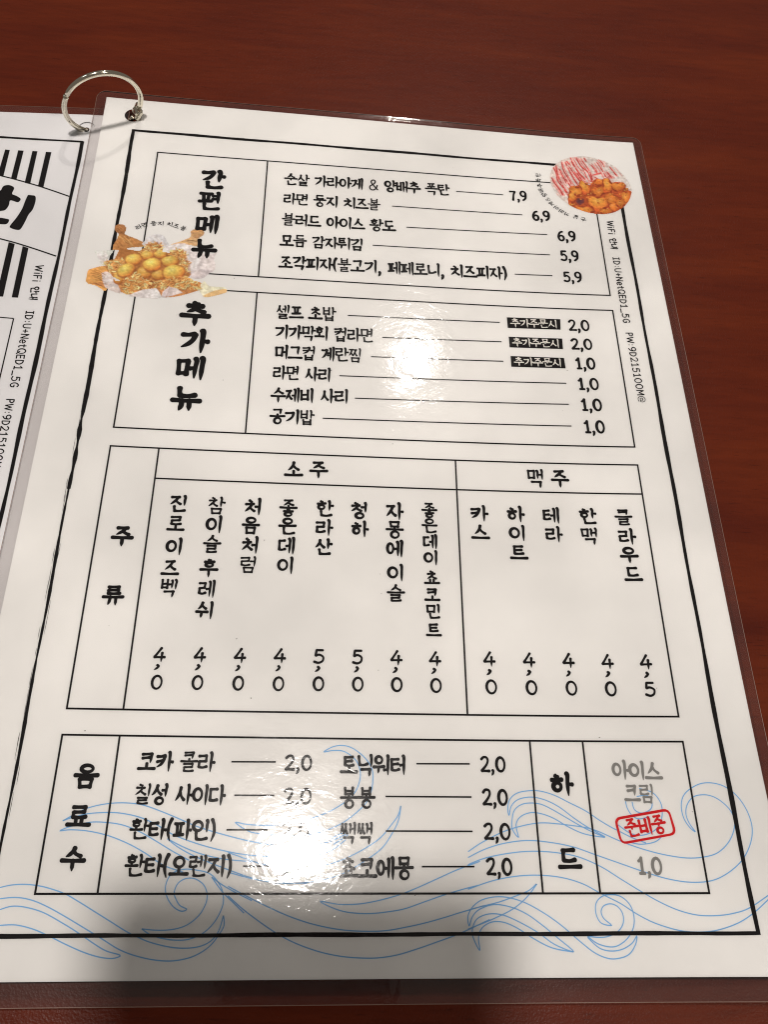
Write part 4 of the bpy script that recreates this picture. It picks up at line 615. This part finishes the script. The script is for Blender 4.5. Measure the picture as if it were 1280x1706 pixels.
box_table(xb, v['y3'], xr, v['y4'], [((v['d1'], v['y3']), (v['d1'], v['y4']))])
box_table(xb, v['y5'], xr, v['y6'], [((v['d2'], v['y5']), (v['d2'], v['y6'])), ((v['d2'], v['y5h']), (xr, v['y5h'])), ((v['d3'], v['y5']), (v['d3'], v['y6']))])
box_table(xb, v['y7'], xr, v['y8'], [((v[k], v['y7']), (v[k], v['y8'])) for k in ('d4', 'd5', 'd6')])
for q in LEADERS:
    mb = MB(); rule(mb, q[:2], q[2:], .42, I1 + 1e-6); mb.build('leader_line', M_INK, page)
for e in TEXT: text_object(e, page, I1 + 2.2e-5 if e[4] != 'red' else I1 + 3.4e-5)
for q, e in zip(BADGES, BADGE_TEXT):
    mb = MB(); strip_quad(mb, q, I1 + 1e-6, 8); o = mb.build('badge', M_INK, page, label='small black label with white Korean text'); text_object(e, o, I1 + 6e-6)
# red stamp
mb = MB(); q = STAMP; R_ = []
for i in range(4):
    p, a, b = q[i], q[i - 1], q[(i + 1) % 4]; r = 1.5
    ua = Vector(a) - Vector(p); ub = Vector(b) - Vector(p); ua.normalize(); ub.normalize()
    A = Vector(p) + ua * r; B = Vector(p) + ub * r
    for k in range(5):
        t = k / 4; R_.append(tuple((1 - t) ** 2 * A + 2 * t * (1 - t) * Vector(p) + t * t * B))
ribbon(mb, R_ + [R_[0]], lambda t: .62 + .08 * math.sin(t * 40), I1 + 7e-6, closed=True); mb.build('stamp_frame', M_RED, page, label='red rounded stamp frame')

# ---- printed food photographs ---------------------------------------
def C3(c, k=1.0):
    a = [x * 1.22 * k for x in lin(c)]; a[2] *= .98; g = sum(a) / 3
    return tuple(min(.8, g * .12 + x * .88) for x in a)
def blob(mb, pts5, up, cc, rim, hx=-.25, hy=-.35, n=18, wob=.05):
    c, e0, e1, e2, e3 = [Vector(p) for p in pts5]; A = (e0 - e2) / 2; B = (e1 - e3) / 2
    V2 = [tuple(c + A * hx + B * hy)]; cols = [cc]; ph = random.uniform(0, 6)
    mid = tuple((a + b) / 2 for a, b in zip(cc, rim))
    for r, col in ((.38, cc), (.78, mid), (1.0, rim)):
        for k in range(n):
            t = 2 * math.pi * k / n; w = 1 + wob * math.sin(3 * t + ph) + wob * .6 * math.sin(5 * t + ph * 2)
            o = 1 - r; V2.append(tuple(c + A * (math.cos(t) * r * w + hx * o) + B * (math.sin(t) * r * w + hy * o))); cols.append(col)
    F = [(0, 1 + k, 1 + (k + 1) % n) for k in range(n)]
    for r in (0, 1):
        b = 1 + r * n; F += [(b + k, b + n + k, b + n + (k + 1) % n, b + (k + 1) % n) for k in range(n)]
    mb.add([world_pt(x, y, up) for x, y in V2], up_faces(V2, F), cols)
def inpoly(p, P):
    x, y = p; c = False; j = len(P) - 1
    for i in range(len(P)):
        (xi, yi), (xj, yj) = P[i], P[j]
        if (yi > y) != (yj > y) and x < (xj - xi) * (y - yi) / (yj - yi) + xi: c = not c
        j = i
    return c
def squig(mb, P, w, up, col):
    b = len(mb.v); cb = len(mb.c); ribbon(mb, P, lambda t: w * (.7 + .5 * math.sin(math.pi * t)), up, cap=True); mb.c += [col] * (len(mb.v) - b)
def scatter(P, n):
    xs = [p[0] for p in P]; ys = [p[1] for p in P]; r = []
    while len(r) < n:
        p = (random.uniform(min(xs), max(xs)), random.uniform(min(ys), max(ys)))
        if inpoly(p, P): r.append(p)
    return r
import numpy as np
class Canvas:
    """a printed picture: a fine colour grid lying on the sheet"""
    def __init__(s, P, res=.24):
        xs = [p[0] for p in P]; ys = [p[1] for p in P]; s.r = res
        s.x = np.arange(min(xs) - .5, max(xs) + .5, res); s.y = np.arange(min(ys) - .5, max(ys) + .5, res)
        s.X, s.Y = np.meshgrid(s.x, s.y); s.c = np.zeros(s.X.shape + (3,)); s.m = np.zeros(s.X.shape, bool)
    def inside(s, P):
        c = np.zeros(s.X.shape, bool); j = len(P) - 1
        for i in range(len(P)):
            (xi, yi), (xj, yj) = P[i], P[j]
            if yi != yj: c ^= ((yi > s.Y) != (yj > s.Y)) & (s.X < (xj - xi) * (s.Y - yi) / (yj - yi) + xi)
            j = i
        return c
    def put(s, k, col, a=1.0, grow=True):
        if not grow: k = k & s.m
        if np.ndim(a): a = a[k][:, None]
        cc = col[k] if np.ndim(col) == 3 else np.array(col)
        s.c[k] = s.c[k] * (1 - a) + cc * a
        if grow: s.m |= k
    def poly(s, P, col, c2=None, grow=True):
        k = s.inside(P)
        if c2 is not None:                 # colour runs from col to c2 across the patch
            t = np.clip((s.X - min(p[0] for p in P)) / (max(p[0] for p in P) - min(p[0] for p in P)), 0, 1)[..., None]
            col = np.array(col) * (1 - t) + np.array(c2) * t
        s.put(k, col, grow=grow)
    def line(s, P, w, col, a=1.0, grow=False):
        for p, q in zip(P, P[1:]):
            x0, x1 = sorted((p[0], q[0])); y0, y1 = sorted((p[1], q[1]))
            i0, i1 = np.searchsorted(s.x, (x0 - w, x1 + w)); j0, j1 = np.searchsorted(s.y, (y0 - w, y1 + w))
            X = s.X[j0:j1, i0:i1]; Y = s.Y[j0:j1, i0:i1]
            if X.size == 0: continue
            dx, dy = q[0] - p[0], q[1] - p[1]; t = np.clip(((X - p[0]) * dx + (Y - p[1]) * dy) / (dx * dx + dy * dy + 1e-9), 0, 1)
            d = np.hypot(X - p[0] - t * dx, Y - p[1] - t * dy); k = np.clip((w * .5 + s.r * .5 - d) / s.r, 0, 1) * a
            if not grow: k = k * s.m[j0:j1, i0:i1]
            s.c[j0:j1, i0:i1] = s.c[j0:j1, i0:i1] * (1 - k[..., None]) + np.array(col) * k[..., None]
    def blob(s, pts5, cc, rim, hx=-.25, hy=-.35, wob=.05, grow=False, shine=.0):
        c, e0, e1, e2, e3 = [Vector(p) for p in pts5]; A = (e0 - e2) / 2; B = (e1 - e3) / 2
        det = A[0] * B[1] - A[1] * B[0]; dx, dy = s.X - c[0], s.Y - c[1]
        u = (dx * B[1] - dy * B[0]) / det; v = (A[0] * dy - A[1] * dx) / det
        th = np.arctan2(v, u); ph = random.uniform(0, 6)
        r = np.hypot(u, v) / (1 + wob * np.sin(3 * th + ph) + .6 * wob * np.sin(5 * th + 2 * ph))
        k = r < 1; g = np.clip(np.hypot(u - hx, v - hy) / 1.25, 0, 1)[..., None] ** 1.6
        col = np.array(cc) * (1 - g) + np.array(rim) * g
        if shine:
            q = np.exp(-(((u - hx) / .3) ** 2 + ((v - hy) / .22) ** 2))[..., None] * shine; col = col * (1 - q) + np.array((.80, .72, .50)) * q
        s.put(k, col, np.clip((1 - r) * 6, 0, 1), grow)
    def build(s, name, up, label):
        H, W = s.X.shape; idx = -np.ones((H, W), int)
        cell = s.m[:-1, :-1] & s.m[1:, :-1] & s.m[:-1, 1:] & s.m[1:, 1:]; use = np.zeros((H, W), bool)
        for a, b in ((0, 0), (1, 0), (0, 1), (1, 1)): use[a:H - 1 + a, b:W - 1 + b] |= cell
        idx[use] = np.arange(use.sum()); mb = MB()
        mb.v = [world_pt(x, y, up) for x, y in zip(s.X[use], s.Y[use])]; mb.c = [tuple(c) for c in np.clip(s.c[use], 0, .85)]
        mb.f = [(int(idx[j, i]), int(idx[j + 1, i]), int(idx[j + 1, i + 1]), int(idx[j, i + 1])) for j, i in zip(*np.nonzero(cell))]
        return mb.build(name, M_PRINT, page, label=label)
def grain(cv, k, P, scale, amt):
    kk = cv.inside(P) & cv.m if P is not None else cv.m; H, W = cv.X.shape
    rs = np.random.RandomState(k); n = rs.rand(int(H / scale) + 3, int(W / scale) + 3)
    yy = np.arange(H) / scale; xx = np.arange(W) / scale; j = yy.astype(int); i = xx.astype(int); fy = (yy - j)[:, None]; fx = (xx - i)[None]
    v_ = n[j][:, i] * (1 - fy) * (1 - fx) + n[j + 1][:, i] * fy * (1 - fx) + n[j][:, i + 1] * (1 - fy) * fx + n[j + 1][:, i + 1] * fy * fx
    cv.c[kk] *= (1 + amt * (v_[kk] - .5))[:, None]

allp = [p for c, P in BOWL for p in P]; cv = Canvas(allp); cv.m = cv.inside([(-99, -99), (-98, -99), (-98, -98)])
def sm(P): return catmull(list(P) + [P[0]], 3)[:-1] if len(P) > 5 else P
for c, P in BOWL: cv.poly(sm(P), C3(c), C3(c, random.uniform(.86, 1.12)))
def strokes_in(P, n, cols, w, ang, l0, l1, a=.6):
    for p in scatter(P, n):
        t = ang + random.uniform(-.25, .25); l = random.uniform(l0, l1)
        q = [p, (p[0] + l * .5 * math.cos(t), p[1] + l * .5 * math.sin(t)), (p[0] + l * math.cos(t + .15), p[1] + l * math.sin(t + .15))]
        if inpoly(q[2], P) and inpoly(q[1], P): cv.line(q, w, C3(random.choice(cols)), a)
for i, an in ((0, .6), (8, .25), (9, .25), (4, -.3)): strokes_in(BOWL[i][1], 40, [(150, 95, 45), (228, 180, 110), (120, 70, 32), (214, 150, 80)], .25, an, 2, 6)
for i in (2, 3, 6, 7, 13): strokes_in(BOWL[i][1], 26, [(226, 220, 222), (194, 186, 190), (230, 224, 224), (202, 192, 192)], 1.1, random.uniform(.3, 2.6), 1.5, 4, .38)
def noodles(P, n):
    strokes_in(P, n // 4, [(140, 85, 38), (160, 104, 52)], .7, 1, .6, 1.4, .7)
    for p in scatter(P, n):
        a = random.uniform(0, 6.28); l = .33; q = [p]
        for k in range(5):
            a += random.uniform(-1.2, 1.2); q.append((q[-1][0] + l * math.cos(a), q[-1][1] + l * .8 * math.sin(a)))
        q2 = [(x + .12, y + .2) for x, y in q]; cv.line(q2, .3, C3((128, 76, 34)), .5)
        cv.line(catmull(q, 2), random.uniform(.2, .32), C3(random.choice([(238, 200, 134), (224, 178, 104), (196, 138, 72), (242, 212, 156), (212, 158, 84)])), .9)
for i in (14, 15, 16): noodles(BOWL[i][1], 90)
for k, p in POTATO:
    c0 = Vector(p[0]); q = [tuple(c0 + (Vector(e) - c0) * 1.12 + Vector((.25, .45))) for e in p]; q[0] = tuple(c0 + Vector((.25, .45)))
    cv.blob(q, C3((150, 92, 40)), C3((170, 112, 56)), 0, 0)
    cv.blob(p, C3((244, 190, 88), min(k, 1.05) * 1.08), C3((196, 118, 34), k), -.15, -.35, .03, shine=.28 * k)
noodles(BOWL[17][1], 250)
for c, P in FRONT:
    cv.poly(P, C3(c, .88), C3(c, 1.1)); q = P + [P[0]]; cv.line(q[:3], .25, C3((236, 228, 230)), .8); cv.line(q[3:], .22, C3((150, 118, 100)), .5)
grain(cv, 1, None, 3, .22); grain(cv, 2, None, 9, .2)
cv.build('food_photo', INK0 + 1.6e-5, 'printed photo of cheese balls on a noodle nest in a wooden boat tray')

cv = Canvas(DISH, .22); DS = catmull(DISH + [DISH[0]], 3)[:-1]
cv.poly(DS, C3((208, 196, 192)), C3((200, 194, 192)))
strokes_in(DISH, 150, [(232, 224, 222), (198, 178, 178), (188, 184, 190), (230, 206, 202), (214, 166, 160)], .6, 1.1, .5, 1.6, .5)
for P in SAUCE: cv.line([(x + .3, y + .1) for x, y in catmull(P, 4)], .95, C3((226, 170, 164)), .6)
for P in SAUCE:
    for k in range(2):
        ox = random.uniform(-2.4, 2.4); oy = random.uniform(-.8, .8); Q = [(x + ox, y + oy) for x, y in P]
        Q = [q for q in Q if inpoly(q, DISH)]
        if len(Q) > 1: cv.line(catmull(Q, 3), random.uniform(.2, .42), C3(random.choice([(210, 100, 94), (200, 74, 70), (222, 140, 134)])), .75)
for P in SAUCE:
    Q = catmull(P, 4)
    for a, b in zip(Q, Q[1:]):
        if random.random() < .9: cv.line([a, b], random.uniform(.35, .62), C3((186, 50, 46), random.uniform(.85, 1.25)), .9)
CK = catmull(CHICKEN + [CHICKEN[0]], 3)[:-1]; cv.poly(CK, C3((176, 78, 24)), C3((196, 92, 28)), grow=False)
def r_blobs(n, r0, r1, cols, rim):
    for p in scatter(CHICKEN, n):
        r = random.uniform(r0, r1); a = random.uniform(.8, 1.5); e = [p, (p[0] + r * a, p[1]), (p[0], p[1] + r), (p[0] - r * a, p[1]), (p[0], p[1] - r)]
        cv.blob(e, C3(random.choice(cols)), C3(rim), wob=.12)
r_blobs(80, .35, .85, [(222, 128, 34), (200, 92, 28), (228, 150, 48)], (150, 60, 22))
for k, p in PIECES:
    if k == 0: cv.blob(p, C3((100, 56, 70)), C3((150, 66, 36)), 0, 0, .12)
    else:
        c0 = Vector(p[0]); q = [tuple(c0 + (Vector(e) - c0) * 1.12 + Vector((.12, .3))) for e in p]; cv.blob(q, C3((140, 52, 18)), C3((160, 66, 22)), 0, 0, .1)
        cv.blob(p, C3((234, 150, 34), k), C3((200, 92, 20), k * .95), random.uniform(-.4, .2), random.uniform(-.5, .1), .2, shine=.12)
r_blobs(60, .15, .4, [(226, 140, 44), (190, 80, 26), (240, 176, 70)], (176, 76, 24)); r_blobs(40, .1, .22, [(110, 44, 20), (130, 60, 24)], (160, 70, 26))
cv.poly([(-99, -99), (-98, -99), (-98, -98)], (0, 0, 0)); grain(cv, 3, None, 3, .25); grain(cv, 4, None, 8, .2)
cv.build('food_photo', INK0 + 1.6e-5, 'round printed photo of fried chicken and sauce striped cabbage')

# specks of ink and dust on the page
mb = MB()
for x, y in scatter([(20, 20), (190, 20), (190, 280), (20, 280)], 26):
    r = random.uniform(.08, .2); mb.add([world_pt(x + r * math.cos(a) * random.uniform(.7, 1.6), y + r * math.sin(a), I1 + 3e-6) for a in [k * 1.2566 for k in range(5)]], [(4, 3, 2, 1, 0)])
o = mb.build('printing_speck', M_GREY, page); o['kind'] = 'stuff'

# ------------------------------------------------------------------ binder ring
RC = Vector((.00258, -.01439, .01261)); ra, rb, rr = 1.15038, -.18103, .01402
nn = Vector((math.cos(ra) * math.cos(rb), -math.sin(ra) * math.cos(rb), math.sin(rb)))   # y flipped into world
uu = nn.cross(Vector((0, 0, 1))).normalized(); vv = nn.cross(uu).normalized()
if vv.z < 0: vv = -vv
if uu.x < 0: uu = -uu
def rp(deg): a = math.radians(deg); return RC + rr * (math.cos(a) * uu + math.sin(a) * vv)
ringo = empty('binder_ring', rp(-90)); tag(ringo, 'shiny metal binder ring standing through the punched corner holes of the pages', 'ring')
mb = MB(); tube(mb, [rp(a) for a in range(-22, 147, 4)], .00098, 16); mb.build('ring_half', M_METAL, ringo, True)
mb = MB(); tube(mb, [rp(a) for a in range(149, 318, 4)], .00098, 16); mb.build('ring_half', M_METAL, ringo, True)
# snap joint and hinge knuckle
def knuckle(deg, r, l):
    p = rp(deg); q = rp(deg + 2); d = (q - p).normalized(); return [p - d * l / 2, p + d * l / 2]
mb = MB(); a, b = knuckle(148, 1, .0011); tube(mb, [a, b], .00080, 14); mb.build('snap_joint', M_METAL, ringo, True)
h = rp(-32); tdir = (rp(-30) - rp(-34)).normalized()
mb = MB(); tube(mb, [h - nn * .0016, h - nn * .0014, h + nn * .0014, h + nn * .0016], [.0011, .0014, .0014, .0011], 16); hinge = mb.build('hinge', M_METAL, ringo)
mb = MB()
for s in (-1, 1):
    tube(mb, [h + nn * s * .00155 - tdir * .0026, h + nn * s * .00155 - tdir * .002, h + nn * s * .00155 + tdir * .002, h + nn * s * .00155 + tdir * .0026], [.0007, .0012, .0012, .0007], 10, .45)
mb.build('hinge_cheek', M_METAL, hinge)
mb = MB(); tube(mb, [h - nn * .0023, h + nn * .0023], .0005, 10); mb.build('hinge_pin', M_METAL, hinge)

# ------------------------------------------------------------------ the phone that takes the picture, its shadow lies on the lower page
R3 = Matrix(CAM_ROT).to_4x4(); cl = Vector(CAM_LOC)
mb = MB(); out_ = rounded(-46, -43.0, 37, 120, 9)   # mm in the phone's plane
V = []; n = len(out_)
for z, o in ((.0012, .8), (.0022, 0), (.0085, 0), (.0095, .8)):
    for x, y in out_:
        cx, cy = -4, 41; V.append(((x - math.copysign(o, x - cx)) * .001, -(y - math.copysign(o, y - cy)) * .001, z))
F = [tuple(range(n))[::-1], tuple(3 * n + i for i in range(n))] + [(k * n + i, k * n + (i + 1) % n, (k + 1) * n + (i + 1) % n, (k + 1) * n + i) for k in range(3) for i in range(n)]
mb.add([tuple((Matrix.Translation(cl) @ R3) @ Vector(p)) for p in V], F)
ph = mb.build('smartphone', M_PHONE)
tag(ph, 'dark smartphone held over the menu, taking the picture', 'phone')
